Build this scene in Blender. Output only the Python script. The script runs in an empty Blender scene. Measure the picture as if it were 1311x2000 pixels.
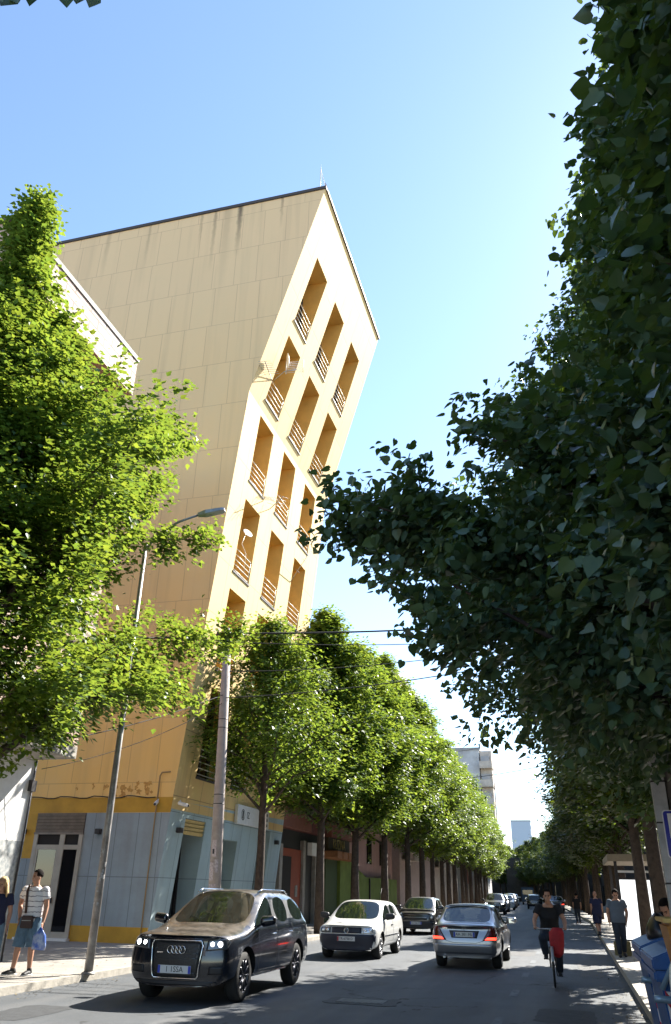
import bpy, bmesh, math, random
import numpy as np
from mathutils import Vector, Matrix
from mathutils.bvhtree import BVHTree
from math import sin, cos, pi, radians, atan2, sqrt

# ------------------------------------------------------------------ camera, sky, sun, exposure
scn = bpy.context.scene
COL = scn.collection
cam = bpy.data.objects.new('camera', bpy.data.cameras.new('camera'))
COL.objects.link(cam)
cam.data.sensor_fit = 'VERTICAL'; cam.data.sensor_height = 24.0
cam.data.lens = 24.0 * 1523.0 / 2000.0
cam.data.clip_end = 4000; cam.data.clip_start = 0.05
_up = Vector((61.5, 3145.0, -1523.0)).normalized()
_d = Vector((464.5, -746.6, -1523.0)); _d = (_d - _up * _d.dot(_up)).normalized()
_r = _d.cross(_up)
cam.matrix_world = Matrix.Translation((0, 0, 1.70)) @ Matrix((_r, _d, _up)).to_4x4()
scn.camera = cam

SUN_EL, SUN_AZ = radians(40.5), radians(30)          # azimuth from +Y (along the street) towards +X
sund = Vector((cos(SUN_EL) * sin(SUN_AZ), cos(SUN_EL) * cos(SUN_AZ), sin(SUN_EL)))
w = bpy.data.worlds.new('World'); scn.world = w; w.use_nodes = True
nt = w.node_tree
sky = nt.nodes.new('ShaderNodeTexSky'); sky.sky_type = 'NISHITA'; sky.sun_disc = False
sky.sun_elevation = SUN_EL; sky.sun_rotation = SUN_AZ
sky.air_density = 1.0; sky.dust_density = 0.2; sky.ozone_density = 2.2
bg = nt.nodes['Background']; bg.inputs['Strength'].default_value = 0.096
nt.links.new(sky.outputs[0], bg.inputs[0])
sl = bpy.data.lights.new('sun', 'SUN'); sl.energy = 5.0; sl.angle = radians(0.53); sl.color = (1.0, 0.95, 0.86)
so = bpy.data.objects.new('sun', sl); COL.objects.link(so)
so.rotation_euler = sund.to_track_quat('Z', 'Y').to_euler()
scn.view_settings.view_transform = 'Standard'; scn.view_settings.look = 'None'
scn.view_settings.exposure = 1.92; scn.view_settings.gamma = 1.0
scn.render.engine = 'CYCLES'
scn.cycles.max_bounces = 8; scn.cycles.diffuse_bounces = 4; scn.cycles.transparent_max_bounces = 12

# ------------------------------------------------------------------ materials
def nodes(m):
    return m.node_tree.nodes, m.node_tree.links
def mat(name, col, rough=0.7, metal=0.0, var=0.0, vscale=3.0, bump=0.0, bscale=40.0, spec=0.5, col2=None, coat=0.0, alpha=None, emit=0.0):
    m = bpy.data.materials.new(name); m.use_nodes = True
    n, l = nodes(m); p = n['Principled BSDF']
    p.inputs['Base Color'].default_value = (*col, 1); p.inputs['Roughness'].default_value = rough
    p.inputs['Metallic'].default_value = metal; p.inputs['Specular IOR Level'].default_value = spec
    if coat: p.inputs['Coat Weight'].default_value = coat; p.inputs['Coat Roughness'].default_value = 0.04
    if emit:
        p.inputs['Emission Color'].default_value = (*col, 1); p.inputs['Emission Strength'].default_value = emit
    if var or col2 or bump:
        tc = n.new('ShaderNodeTexCoord')
    if var or col2:
        nz = n.new('ShaderNodeTexNoise'); nz.inputs['Scale'].default_value = vscale; nz.inputs['Detail'].default_value = 7
        nz.inputs['Roughness'].default_value = 0.65
        l.new(tc.outputs['Object'], nz.inputs['Vector'])
        mx = n.new('ShaderNodeMix'); mx.data_type = 'RGBA'
        c2 = col2 if col2 else tuple(c * (1 - var) for c in col)
        mx.inputs[6].default_value = (*col, 1); mx.inputs[7].default_value = (*c2, 1)
        rp = n.new('ShaderNodeMapRange'); rp.inputs[1].default_value = 0.38; rp.inputs[2].default_value = 0.64
        l.new(nz.outputs['Fac'], rp.inputs[0]); l.new(rp.outputs[0], mx.inputs[0]); l.new(mx.outputs[2], p.inputs['Base Color'])
    if bump:
        b = n.new('ShaderNodeTexNoise'); b.inputs['Scale'].default_value = bscale; b.inputs['Detail'].default_value = 5
        l.new(tc.outputs['Object'], b.inputs['Vector'])
        bp = n.new('ShaderNodeBump'); bp.inputs['Strength'].default_value = bump; bp.inputs['Distance'].default_value = 0.02
        l.new(b.outputs['Fac'], bp.inputs['Height']); l.new(bp.outputs[0], p.inputs['Normal'])
    return m

def panelmat(name, cA, cB, joint, axis, bw, bh, jw, offs=0.5, rough=0.8, squash=0.0, stain=None, stain_amt=0.5, top=None, ztop=0.0, bump=0.15, nscale=0.6, streak=0.0, z0=0.0):
    """masonry / cladding panels: brick texture on object coordinates, weathered by noise and vertical streaks"""
    m = bpy.data.materials.new(name); m.use_nodes = True
    n, l = nodes(m); p = n['Principled BSDF']; p.inputs['Roughness'].default_value = rough
    tc = n.new('ShaderNodeTexCoord'); sx = n.new('ShaderNodeSeparateXYZ'); l.new(tc.outputs['Object'], sx.inputs[0])
    cb = n.new('ShaderNodeCombineXYZ'); l.new(sx.outputs[1 if axis == 'yz' else 0], cb.inputs[0]); zs = n.new('ShaderNodeMath'); zs.operation = 'SUBTRACT'; l.new(sx.outputs[2 if axis != 'xy' else 1], zs.inputs[0]); zs.inputs[1].default_value = z0; l.new(zs.outputs[0], cb.inputs[1])
    br = n.new('ShaderNodeTexBrick'); br.offset = offs; br.inputs['Scale'].default_value = 1.0
    br.inputs['Brick Width'].default_value = bw; br.inputs['Row Height'].default_value = bh
    br.inputs['Mortar Size'].default_value = jw; br.inputs['Mortar Smooth'].default_value = 0.1
    br.inputs['Color1'].default_value = (*cA, 1); br.inputs['Color2'].default_value = (*cB, 1); br.inputs['Mortar'].default_value = (*joint, 1)
    l.new(cb.outputs[0], br.inputs['Vector'])
    last = br.outputs['Color']
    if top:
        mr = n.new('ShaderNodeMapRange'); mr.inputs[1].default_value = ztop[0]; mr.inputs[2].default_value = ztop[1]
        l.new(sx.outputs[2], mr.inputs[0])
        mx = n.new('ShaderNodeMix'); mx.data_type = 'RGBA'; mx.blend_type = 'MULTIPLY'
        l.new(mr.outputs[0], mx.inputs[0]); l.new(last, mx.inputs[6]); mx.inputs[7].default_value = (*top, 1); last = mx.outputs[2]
    if stain:
        nz = n.new('ShaderNodeTexNoise'); nz.inputs['Scale'].default_value = nscale; nz.inputs['Detail'].default_value = 8; nz.inputs['Roughness'].default_value = 0.7
        l.new(tc.outputs['Object'], nz.inputs['Vector'])
        mr = n.new('ShaderNodeMapRange'); mr.inputs[1].default_value = 0.42; mr.inputs[2].default_value = 0.75; mr.inputs[4].default_value = stain_amt
        l.new(nz.outputs['Fac'], mr.inputs[0])
        mx = n.new('ShaderNodeMix'); mx.data_type = 'RGBA'; l.new(mr.outputs[0], mx.inputs[0]); l.new(last, mx.inputs[6]); mx.inputs[7].default_value = (*stain, 1); last = mx.outputs[2]
    if streak:
        mp = n.new('ShaderNodeMapping'); mp.inputs['Scale'].default_value = (2.2, 2.2, 0.10); l.new(tc.outputs['Object'], mp.inputs[0])
        nz = n.new('ShaderNodeTexNoise'); nz.inputs['Scale'].default_value = 1.3; nz.inputs['Detail'].default_value = 6; l.new(mp.outputs[0], nz.inputs['Vector'])
        mr = n.new('ShaderNodeMapRange'); mr.inputs[1].default_value = 0.5; mr.inputs[2].default_value = 0.78; mr.inputs[4].default_value = streak
        l.new(nz.outputs['Fac'], mr.inputs[0])
        mx = n.new('ShaderNodeMix'); mx.data_type = 'RGBA'; l.new(mr.outputs[0], mx.inputs[0]); l.new(last, mx.inputs[6]); mx.inputs[7].default_value = (0.16, 0.12, 0.08, 1); last = mx.outputs[2]
    l.new(last, p.inputs['Base Color'])
    if bump:
        bp = n.new('ShaderNodeBump'); bp.inputs['Strength'].default_value = bump; bp.inputs['Distance'].default_value = 0.02; bp.invert = True
        l.new(br.outputs['Fac'], bp.inputs['Height']); l.new(bp.outputs[0], p.inputs['Normal'])
    return m

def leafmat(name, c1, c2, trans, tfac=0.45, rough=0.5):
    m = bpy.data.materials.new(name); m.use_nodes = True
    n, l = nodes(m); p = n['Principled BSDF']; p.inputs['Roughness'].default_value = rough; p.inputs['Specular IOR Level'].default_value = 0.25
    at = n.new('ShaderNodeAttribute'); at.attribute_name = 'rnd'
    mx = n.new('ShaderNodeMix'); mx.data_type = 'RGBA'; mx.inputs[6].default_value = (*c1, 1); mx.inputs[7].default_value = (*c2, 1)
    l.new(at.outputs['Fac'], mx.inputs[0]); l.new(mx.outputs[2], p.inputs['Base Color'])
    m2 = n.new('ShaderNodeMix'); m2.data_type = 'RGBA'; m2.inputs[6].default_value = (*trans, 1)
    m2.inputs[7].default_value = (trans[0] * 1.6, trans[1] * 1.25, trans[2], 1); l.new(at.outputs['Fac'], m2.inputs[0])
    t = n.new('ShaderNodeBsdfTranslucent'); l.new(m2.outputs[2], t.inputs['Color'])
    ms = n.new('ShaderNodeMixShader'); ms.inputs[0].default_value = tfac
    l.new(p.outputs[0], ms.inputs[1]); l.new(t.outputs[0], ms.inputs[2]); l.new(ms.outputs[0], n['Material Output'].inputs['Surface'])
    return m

def glassmat(name, col=(0.02, 0.03, 0.03), see=0.35, rough=0.03, dust=0.0):
    m = bpy.data.materials.new(name); m.use_nodes = True
    n, l = nodes(m); p = n['Principled BSDF']; p.inputs['Base Color'].default_value = (*col, 1)
    p.inputs['Roughness'].default_value = rough; p.inputs['Specular IOR Level'].default_value = 0.9
    t = n.new('ShaderNodeBsdfTransparent'); t.inputs[0].default_value = (0.75, 0.82, 0.8, 1)
    ms = n.new('ShaderNodeMixShader'); ms.inputs[0].default_value = see
    l.new(p.outputs[0], ms.inputs[1]); l.new(t.outputs[0], ms.inputs[2])
    out = ms.outputs[0]
    if dust:
        d = n.new('ShaderNodeBsdfDiffuse'); d.inputs[0].default_value = (0.33, 0.30, 0.24, 1)
        nz = n.new('ShaderNodeTexNoise'); nz.inputs['Scale'].default_value = 9; nz.inputs['Detail'].default_value = 6
        mr = n.new('ShaderNodeMapRange'); mr.inputs[1].default_value = 0.35; mr.inputs[2].default_value = 0.7; mr.inputs[4].default_value = dust
        l.new(nz.outputs['Fac'], mr.inputs[0]); m3 = n.new('ShaderNodeMixShader'); l.new(mr.outputs[0], m3.inputs[0])
        l.new(out, m3.inputs[1]); l.new(d.outputs[0], m3.inputs[2]); out = m3.outputs[0]
    l.new(out, n['Material Output'].inputs['Surface'])
    return m

def dustypaint(name, col, metal=0.0, dust=(0.34, 0.29, 0.22), amt=0.7, rough=0.25, flake=0.0):
    """car paint whose upward faces carry a layer of road dust"""
    m = bpy.data.materials.new(name); m.use_nodes = True
    n, l = nodes(m); p = n['Principled BSDF']
    p.inputs['Metallic'].default_value = metal; p.inputs['Coat Weight'].default_value = 0.6; p.inputs['Coat Roughness'].default_value = 0.05
    ge = n.new('ShaderNodeNewGeometry'); sx = n.new('ShaderNodeSeparateXYZ'); l.new(ge.outputs['Normal'], sx.inputs[0])
    mr = n.new('ShaderNodeMapRange'); mr.inputs[1].default_value = 0.35; mr.inputs[2].default_value = 0.98; mr.inputs[4].default_value = amt
    l.new(sx.outputs[2], mr.inputs[0])
    tc = n.new('ShaderNodeTexCoord'); nz = n.new('ShaderNodeTexNoise'); nz.inputs['Scale'].default_value = 4.0; nz.inputs['Detail'].default_value = 9; nz.inputs['Roughness'].default_value = 0.7
    l.new(tc.outputs['Object'], nz.inputs['Vector'])
    m2 = n.new('ShaderNodeMapRange'); m2.inputs[1].default_value = 0.3; m2.inputs[2].default_value = 0.6; l.new(nz.outputs['Fac'], m2.inputs[0])
    mu = n.new('ShaderNodeMath'); mu.operation = 'MULTIPLY'; l.new(mr.outputs[0], mu.inputs[0]); l.new(m2.outputs[0], mu.inputs[1])
    mx = n.new('ShaderNodeMix'); mx.data_type = 'RGBA'; l.new(mu.outputs[0], mx.inputs[0]); mx.inputs[6].default_value = (*col, 1); mx.inputs[7].default_value = (*dust, 1)
    l.new(mx.outputs[2], p.inputs['Base Color'])
    r = n.new('ShaderNodeMapRange'); r.inputs[3].default_value = rough; r.inputs[4].default_value = 0.75; l.new(mu.outputs[0], r.inputs[0]); l.new(r.outputs[0], p.inputs['Roughness'])
    c = n.new('ShaderNodeMapRange'); c.inputs[3].default_value = 0.8; c.inputs[4].default_value = 0.0; l.new(mu.outputs[0], c.inputs[0]); l.new(c.outputs[0], p.inputs['Coat Weight'])
    return m

M = {}
def asphaltmat():
    m = mat('asphalt', (0.066, 0.073, 0.081), 0.78, var=0.25, vscale=0.8, bump=0.5, bscale=160)
    n, l = nodes(m); p = n['Principled BSDF']; last = p.inputs['Base Color'].links[0].from_socket
    tc = n.new('ShaderNodeTexCoord')
    def layer(last, sc, lo, hi, amt, col, det=6):
        mp = n.new('ShaderNodeMapping'); mp.inputs['Scale'].default_value = sc; l.new(tc.outputs['Object'], mp.inputs[0])
        nz = n.new('ShaderNodeTexNoise'); nz.inputs['Scale'].default_value = 1.0; nz.inputs['Detail'].default_value = det; l.new(mp.outputs[0], nz.inputs['Vector'])
        mr = n.new('ShaderNodeMapRange'); mr.inputs[1].default_value = lo; mr.inputs[2].default_value = hi; mr.inputs[4].default_value = amt; l.new(nz.outputs['Fac'], mr.inputs[0])
        mx = n.new('ShaderNodeMix'); mx.data_type = 'RGBA'; l.new(mr.outputs[0], mx.inputs[0]); l.new(last, mx.inputs[6]); mx.inputs[7].default_value = (*col, 1); return mx.outputs[2]
    last = layer(last, (1.1, .05, 1), .5, .68, .55, (.12, .12, .12)); last = layer(last, (.9, .25, 1), .58, .64, .5, (.035, .037, .04)); last = layer(last, (60, 60, 60), .62, .72, .5, (.20, .19, .18), 2)
    vo = n.new('ShaderNodeTexVoronoi'); vo.feature = 'DISTANCE_TO_EDGE'; vo.inputs['Scale'].default_value = .55
    nz = n.new('ShaderNodeTexNoise'); nz.inputs['Scale'].default_value = 3; l.new(tc.outputs['Object'], nz.inputs['Vector'])
    ad = n.new('ShaderNodeVectorMath'); ad.operation = 'ADD'; l.new(tc.outputs['Object'], ad.inputs[0]); sc = n.new('ShaderNodeVectorMath'); sc.operation = 'SCALE'; sc.inputs['Scale'].default_value = .5; l.new(nz.outputs['Color'], sc.inputs[0]); l.new(sc.outputs[0], ad.inputs[1]); l.new(ad.outputs[0], vo.inputs['Vector'])
    lt = n.new('ShaderNodeMath'); lt.operation = 'LESS_THAN'; l.new(vo.outputs['Distance'], lt.inputs[0]); lt.inputs[1].default_value = .009
    ms = n.new('ShaderNodeTexNoise'); ms.inputs['Scale'].default_value = .35; l.new(tc.outputs['Object'], ms.inputs['Vector']); gt = n.new('ShaderNodeMath'); gt.operation = 'GREATER_THAN'; l.new(ms.outputs['Fac'], gt.inputs[0]); gt.inputs[1].default_value = .52
    mu = n.new('ShaderNodeMath'); mu.operation = 'MULTIPLY'; l.new(lt.outputs[0], mu.inputs[0]); l.new(gt.outputs[0], mu.inputs[1])
    mx = n.new('ShaderNodeMix'); mx.data_type = 'RGBA'; l.new(mu.outputs[0], mx.inputs[0]); l.new(last, mx.inputs[6]); mx.inputs[7].default_value = (.02, .02, .021, 1)
    l.new(mx.outputs[2], p.inputs['Base Color']); return m
M['asphalt'] = asphaltmat()
M['pave'] = panelmat('paving', (0.27, 0.25, 0.22), (0.23, 0.21, 0.19), (0.12, 0.11, 0.1), 'xy', 0.4, 0.4, 0.01, stain=(0.33, 0.30, 0.25), stain_amt=0.5)
M['kerb'] = mat('kerb_stone', (0.36, 0.33, 0.28), 0.85, var=0.3, vscale=4, bump=0.4, bscale=30)
M['dirt'] = mat('ground_dirt', (0.16, 0.14, 0.11), 0.95, var=0.3, vscale=0.3)
M['ochre_side'] = panelmat('cladding_side', (0.84, 0.53, 0.165), (0.82, 0.515, 0.16), (0.62, 0.37, 0.12), 'xz', 1.05, 2.08, 0.014, offs=0.2, z0=0.6, stain=(0.72, 0.54, 0.30), stain_amt=0.35, streak=0.16, top=(0.96, 1.08, 1.95), ztop=(5, 26))  # top: sky haze and glare put into the colour, paler with height
def add_drips(m, drips):
    n, l = nodes(m); p = n['Principled BSDF']; last = p.inputs['Base Color'].links[0].from_socket
    tc = n.new('ShaderNodeTexCoord'); sx = n.new('ShaderNodeSeparateXYZ'); l.new(tc.outputs['Object'], sx.inputs[0])
    nz = n.new('ShaderNodeTexNoise'); nz.inputs['Scale'].default_value = 3.5; nz.inputs['Detail'].default_value = 5; l.new(tc.outputs['Object'], nz.inputs['Vector'])
    def mth(op, a, b=None, c=None):
        q = n.new('ShaderNodeMath'); q.operation = op
        for i, v in enumerate((a, b, c)):
            if v is None: continue
            if isinstance(v, (int, float)): q.inputs[i].default_value = v
            else: l.new(v, q.inputs[i])
        return q.outputs[0]
    for x0, w_, zl, am in drips:
        wob = mth('MULTIPLY_ADD', nz.outputs['Fac'], .16, -.08); dx = mth('ABSOLUTE', mth('ADD', mth('SUBTRACT', sx.outputs[0], x0), wob))
        mr = n.new('ShaderNodeMapRange'); l.new(dx, mr.inputs[0]); mr.inputs[1].default_value = w_; mr.inputs[2].default_value = w_ * .25
        mz = n.new('ShaderNodeMapRange'); l.new(sx.outputs[2], mz.inputs[0]); mz.inputs[1].default_value = zl; mz.inputs[2].default_value = 30.2; mz.inputs[4].default_value = am
        f = mth('MULTIPLY', mr.outputs[0], mz.outputs[0]); mx = n.new('ShaderNodeMix'); mx.data_type = 'RGBA'; l.new(f, mx.inputs[0]); l.new(last, mx.inputs[6]); mx.inputs[7].default_value = (.10, .075, .05, 1); last = mx.outputs[2]
    l.new(last, p.inputs['Base Color'])
add_drips(M['ochre_side'], [(-11.75, .16, 27.2, .85), (-13.0, .12, 26.6, .5), (-9.7, .10, 28.4, .45), (-13.7, .10, 28.0, .35), (-16.4, .10, 27.5, .3), (-18.6, .14, 27.0, .25), (-12.4, .3, 25.0, .25)])
M['ochre_front'] = panelmat('cladding_front', (0.69, 0.50, 0.20), (0.66, 0.47, 0.185), (0.33, 0.23, 0.10), 'yz', 1.1, 2.08, 0.016, offs=0.0, z0=0.2, stain=(0.66, 0.38, 0.20), stain_amt=0.55, streak=0.25, nscale=1.3)
M['ochre_in'] = mat('loggia_paint', (0.70, 0.42, 0.11), 0.75, var=0.2, vscale=0.8)
M['yellow'] = mat('yellow_paint', (0.55, 0.31, 0.03), 0.7, var=0.25, vscale=1.2)
M['bluepaint'] = panelmat('blue_grey_paint', (0.30, 0.36, 0.40), (0.285, 0.345, 0.385), (0.15, 0.18, 0.2), 'xz', 0.78, 1.94, 0.012, offs=0.0, stain=(0.17, 0.19, 0.19), stain_amt=0.6, streak=0.25)
M['bluepaint2'] = panelmat('blue_grey_front', (0.36, 0.46, 0.48), (0.34, 0.44, 0.46), (0.16, 0.2, 0.21), 'yz', 0.9, 1.94, 0.012, offs=0.0, stain=(0.2, 0.25, 0.26), stain_amt=0.5, streak=0.2)
M['metal'] = mat('grey_metal', (0.42, 0.42, 0.42), 0.45, 0.7, var=0.3, vscale=6)
M['darkmetal'] = mat('dark_metal', (0.05, 0.045, 0.045), 0.5, 0.5)
M['galv'] = mat('galvanised_pole', (0.38, 0.36, 0.34), 0.5, 0.4, col2=(0.17, 0.15, 0.13), vscale=2.5, bump=0.1)
M['rail'] = mat('rail_paint', (0.62, 0.58, 0.48), 0.5, 0.2)
M['coping'] = mat('roof_coping', (0.06, 0.05, 0.045), 0.7)
M['alu'] = mat('door_frame', (0.42, 0.37, 0.30), 0.5, 0.1, var=0.15)
M['shutter'] = mat('roller_shutter', (0.25, 0.20, 0.16), 0.55, 0.4, var=0.25, vscale=5)
M['shutter_y'] = mat('yellow_shutter', (0.45, 0.33, 0.10), 0.5, 0.3, var=0.25, vscale=5)
M['glass'] = glassmat('shop_glass', (0.01, 0.01, 0.012), 0.1)
M['dark'] = mat('dark_interior', (0.02, 0.017, 0.015), 0.9)
M['white'] = mat('white_paint', (0.75, 0.74, 0.72), 0.6, var=0.12, vscale=6)
M['black'] = mat('black_paint', (0.015, 0.015, 0.017), 0.5)
M['brick_lit'] = panelmat('washed_brick', (0.46, 0.35, 0.28), (0.40, 0.22, 0.16), (0.13, 0.09, 0.07), 'yz', 0.80, 0.30, 0.030, stain=(0.50, 0.43, 0.36), stain_amt=0.45, nscale=2.0, bump=0.5)
M['brick_red'] = panelmat('red_brick', (0.27, 0.10, 0.06), (0.20, 0.075, 0.05), (0.35, 0.27, 0.22), 'yz', 0.5, 0.2, 0.016, stain=(0.3, 0.2, 0.15), stain_amt=0.4, nscale=2.0, bump=0.4)
M['concrete'] = mat('concrete', (0.36, 0.33, 0.29), 0.85, var=0.35, vscale=2.5, bump=0.3, bscale=25)
M['pole_concrete'] = mat('pole_concrete', (0.44, 0.37, 0.33), 0.85, var=0.2, vscale=5, bump=0.25, bscale=60)
M['poster'] = mat('paper', (0.60, 0.52, 0.50), 0.8, col2=(0.36, 0.28, 0.27), vscale=22)
M['maroon'] = mat('red_brown_render', (0.24, 0.085, 0.055), 0.8, var=0.2, vscale=1.5)
M['maroon2'] = mat('deep_red_render', (0.13, 0.03, 0.02), 0.8, var=0.2)
M['blackwall'] = mat('black_cladding', (0.012, 0.014, 0.014), 0.5)
M['dim'] = mat('dark_render', (0.07, 0.062, 0.055), 0.9, var=0.4, vscale=0.8)  # plain dark tone for walls behind the trees
M['orange'] = mat('red_door', (0.30, 0.055, 0.02), 0.6, var=0.2)
M['green'] = mat('green_wall', (0.16, 0.22, 0.035), 0.8, var=0.3, vscale=1.5)
M['pink'] = mat('pink_render', (0.50, 0.29, 0.25), 0.85, var=0.15, vscale=1)
M['cream'] = mat('cream_render', (0.50, 0.42, 0.36), 0.85, var=0.25, vscale=0.6)
M['grey_render'] = mat('grey_render', (0.33, 0.33, 0.33), 0.85, var=0.3, vscale=0.4)
M['tile'] = mat('roof_tile', (0.33, 0.12, 0.07), 0.85, var=0.3, vscale=6)
M['gold'] = mat('gold_letters', (0.60, 0.45, 0.15), 0.4, 0.3)
M['bark'] = mat('bark', (0.085, 0.06, 0.045), 0.95, var=0.45, vscale=7, bump=0.9, bscale=22)
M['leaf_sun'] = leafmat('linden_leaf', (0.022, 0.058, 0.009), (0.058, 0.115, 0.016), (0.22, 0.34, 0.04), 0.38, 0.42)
M['leaf_shade'] = leafmat('linden_leaf_shade_tint', (0.034, 0.074, 0.050), (0.085, 0.14, 0.075), (0.12, 0.21, 0.02), 0.22, 0.36)  # same linden leaf with a bluish shade tone put into its colour
M['leaf_mid'] = leafmat('linden_leaf_shaded', (0.020, 0.048, 0.013), (0.045, 0.085, 0.018), (0.13, 0.20, 0.014), 0.3, 0.42)  # darker copy of the leaf for the right row, shade put into its colour
M['bract'] = mat('linden_bract', (0.18, 0.22, 0.09), 0.6)
M['wire'] = mat('black_cable', (0.02, 0.02, 0.02), 0.7)
M['rubber'] = mat('tyre_rubber', (0.018, 0.018, 0.018), 0.8, bump=0.2)
M['rim'] = mat('alloy_rim', (0.42, 0.42, 0.43), 0.3, 0.9)
M['rim_dark'] = mat('dark_alloy', (0.12, 0.12, 0.13), 0.3, 0.9)
M['chrome'] = mat('chrome', (0.75, 0.76, 0.78), 0.12, 1.0)
M['lamp'] = mat('lamp_glass', (0.62, 0.63, 0.62), 0.08, 0.5, coat=1.0)
M['lampdark'] = mat('lamp_housing', (0.07, 0.075, 0.08), 0.12, 0.3, coat=1.0)
M['led'] = mat('lit_headlamp', (0.95, 0.97, 1.0), 0.2, emit=3.0)
M['tailred'] = mat('tail_lens', (0.10, 0.006, 0.006), 0.12, coat=1.0)
M['brake'] = mat('lit_brake_lamp', (0.85, 0.04, 0.02), 0.3, emit=1.6)
M['plate'] = mat('plate_white', (0.62, 0.62, 0.60), 0.5)
M['plateblue'] = mat('plate_blue', (0.02, 0.05, 0.42), 0.4)
M['platered'] = mat('plate_red', (0.35, 0.02, 0.03), 0.4)
M['carglass'] = glassmat('car_glass', (0.012, 0.018, 0.016), 0.25, 0.02)
M['carglass_dusty'] = glassmat('dusty_windscreen', (0.012, 0.014, 0.01), 0.45, 0.03, dust=0.05)
M['seat'] = mat('car_seat', (0.03, 0.028, 0.025), 0.8)
M['navyplastic'] = mat('dark_bumper', (0.012, 0.015, 0.03), 0.45)
M['p_black'] = dustypaint('paint_black', (0.006, 0.008, 0.013), 0.0, amt=0.5, rough=0.2, dust=(0.20, 0.16, 0.12))
M['p_white'] = dustypaint('paint_white', (0.62, 0.62, 0.60), 0.0, dust=(0.5, 0.45, 0.38), amt=0.35)
M['p_navy'] = dustypaint('paint_navy', (0.01, 0.014, 0.04), 0.0)
M['p_silver'] = dustypaint('paint_silver', (0.27, 0.27, 0.285), 0.85, amt=0.15, rough=0.3)
M['p_dkgrey'] = dustypaint('paint_dark_grey', (0.05, 0.05, 0.05), 0.6, amt=0.3)
M['p_grey'] = dustypaint('paint_grey', (0.30, 0.31, 0.32), 0.7, amt=0.3)
M['p_red'] = dustypaint('paint_red', (0.25, 0.02, 0.02), 0.2, amt=0.3)
M['liner'] = mat('wheel_well', (0.01, 0.01, 0.01), 0.9)
M['skin'] = mat('skin', (0.42, 0.22, 0.14), 0.55, var=0.12, vscale=9)
M['hair_dark'] = mat('dark_hair', (0.009, 0.006, 0.005), 0.85, bump=0.6, bscale=120, spec=0.12)
M['hair_blond'] = mat('blonde_hair', (0.55, 0.36, 0.15), 0.5, bump=0.8, bscale=120)
M['denim'] = mat('denim', (0.11, 0.19, 0.27), 0.9, var=0.35, vscale=7, bump=0.3, bscale=90)
M['denim_dark'] = mat('dark_denim', (0.025, 0.035, 0.055), 0.9, var=0.3, vscale=8, bump=0.3)
M['shirt_black'] = mat('black_cotton', (0.012, 0.012, 0.014), 0.9, bump=0.3, bscale=15)
M['shirt_navy'] = mat('navy_cotton', (0.012, 0.015, 0.045), 0.9, bump=0.3, bscale=15)
M['shirt_grey'] = mat('blue_grey_cotton', (0.10, 0.13, 0.17), 0.9, var=0.15, vscale=6, bump=0.3, bscale=15)
M['shoe'] = mat('shoe_black', (0.015, 0.015, 0.016), 0.6)
M['shoe_w'] = mat('shoe_sole', (0.6, 0.6, 0.58), 0.7)
M['leather'] = mat('brown_leather', (0.04, 0.018, 0.013), 0.5)
M['bagblue'] = mat('blue_plastic', (0.02, 0.09, 0.42), 0.35, col2=(0.5, 0.55, 0.6), vscale=5)
M['binblue'] = mat('bin_blue', (0.01, 0.09, 0.30), 0.4, var=0.35, vscale=5)
M['red'] = mat('red_cloth', (0.38, 0.012, 0.018), 0.7, var=0.3, vscale=9, bump=0.5, bscale=12)
M['redsign'] = mat('sign_red', (0.45, 0.02, 0.03), 0.5)
M['signblue'] = mat('sign_blue', (0.012, 0.018, 0.30), 0.35)
M['rust'] = mat('orange_plastic', (0.42, 0.17, 0.02), 0.5, var=0.25, vscale=5)
M['sunglow_panel'] = mat('sunlit_glow', (0.9, 0.92, 0.93), 0.4, emit=0.45)  # glow added to white glass so that it looks sunlit, no lamp behind
M['worn_line'] = mat('worn_road_paint', (0.13, 0.14, 0.15), 0.8, col2=(0.05, 0.056, 0.064), vscale=9)

def stripes_mat():
    m = bpy.data.materials.new('striped_cotton'); m.use_nodes = True
    n, l = nodes(m); p = n['Principled BSDF']; p.inputs['Roughness'].default_value = 0.9
    tc = n.new('ShaderNodeTexCoord'); sx = n.new('ShaderNodeSeparateXYZ'); l.new(tc.outputs['Object'], sx.inputs[0])
    nz = n.new('ShaderNodeTexNoise'); nz.inputs['Scale'].default_value = 14; l.new(tc.outputs['Object'], nz.inputs['Vector'])
    a = n.new('ShaderNodeMath'); a.operation = 'MULTIPLY_ADD'; l.new(nz.outputs['Fac'], a.inputs[0]); a.inputs[1].default_value = 0.045; l.new(sx.outputs[2], a.inputs[2])
    mo = n.new('ShaderNodeMath'); mo.operation = 'PINGPONG'; l.new(a.outputs[0], mo.inputs[0]); mo.inputs[1].default_value = 0.046
    lt = n.new('ShaderNodeMath'); lt.operation = 'LESS_THAN'; l.new(mo.outputs[0], lt.inputs[0]); lt.inputs[1].default_value = 0.007
    mx = n.new('ShaderNodeMix'); mx.data_type = 'RGBA'; l.new(lt.outputs[0], mx.inputs[0]); mx.inputs[6].default_value = (0.72, 0.70, 0.70, 1); mx.inputs[7].default_value = (0.16, 0.15, 0.17, 1)
    l.new(mx.outputs[2], p.inputs['Base Color'])
    return m
M['stripes'] = stripes_mat()

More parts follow.
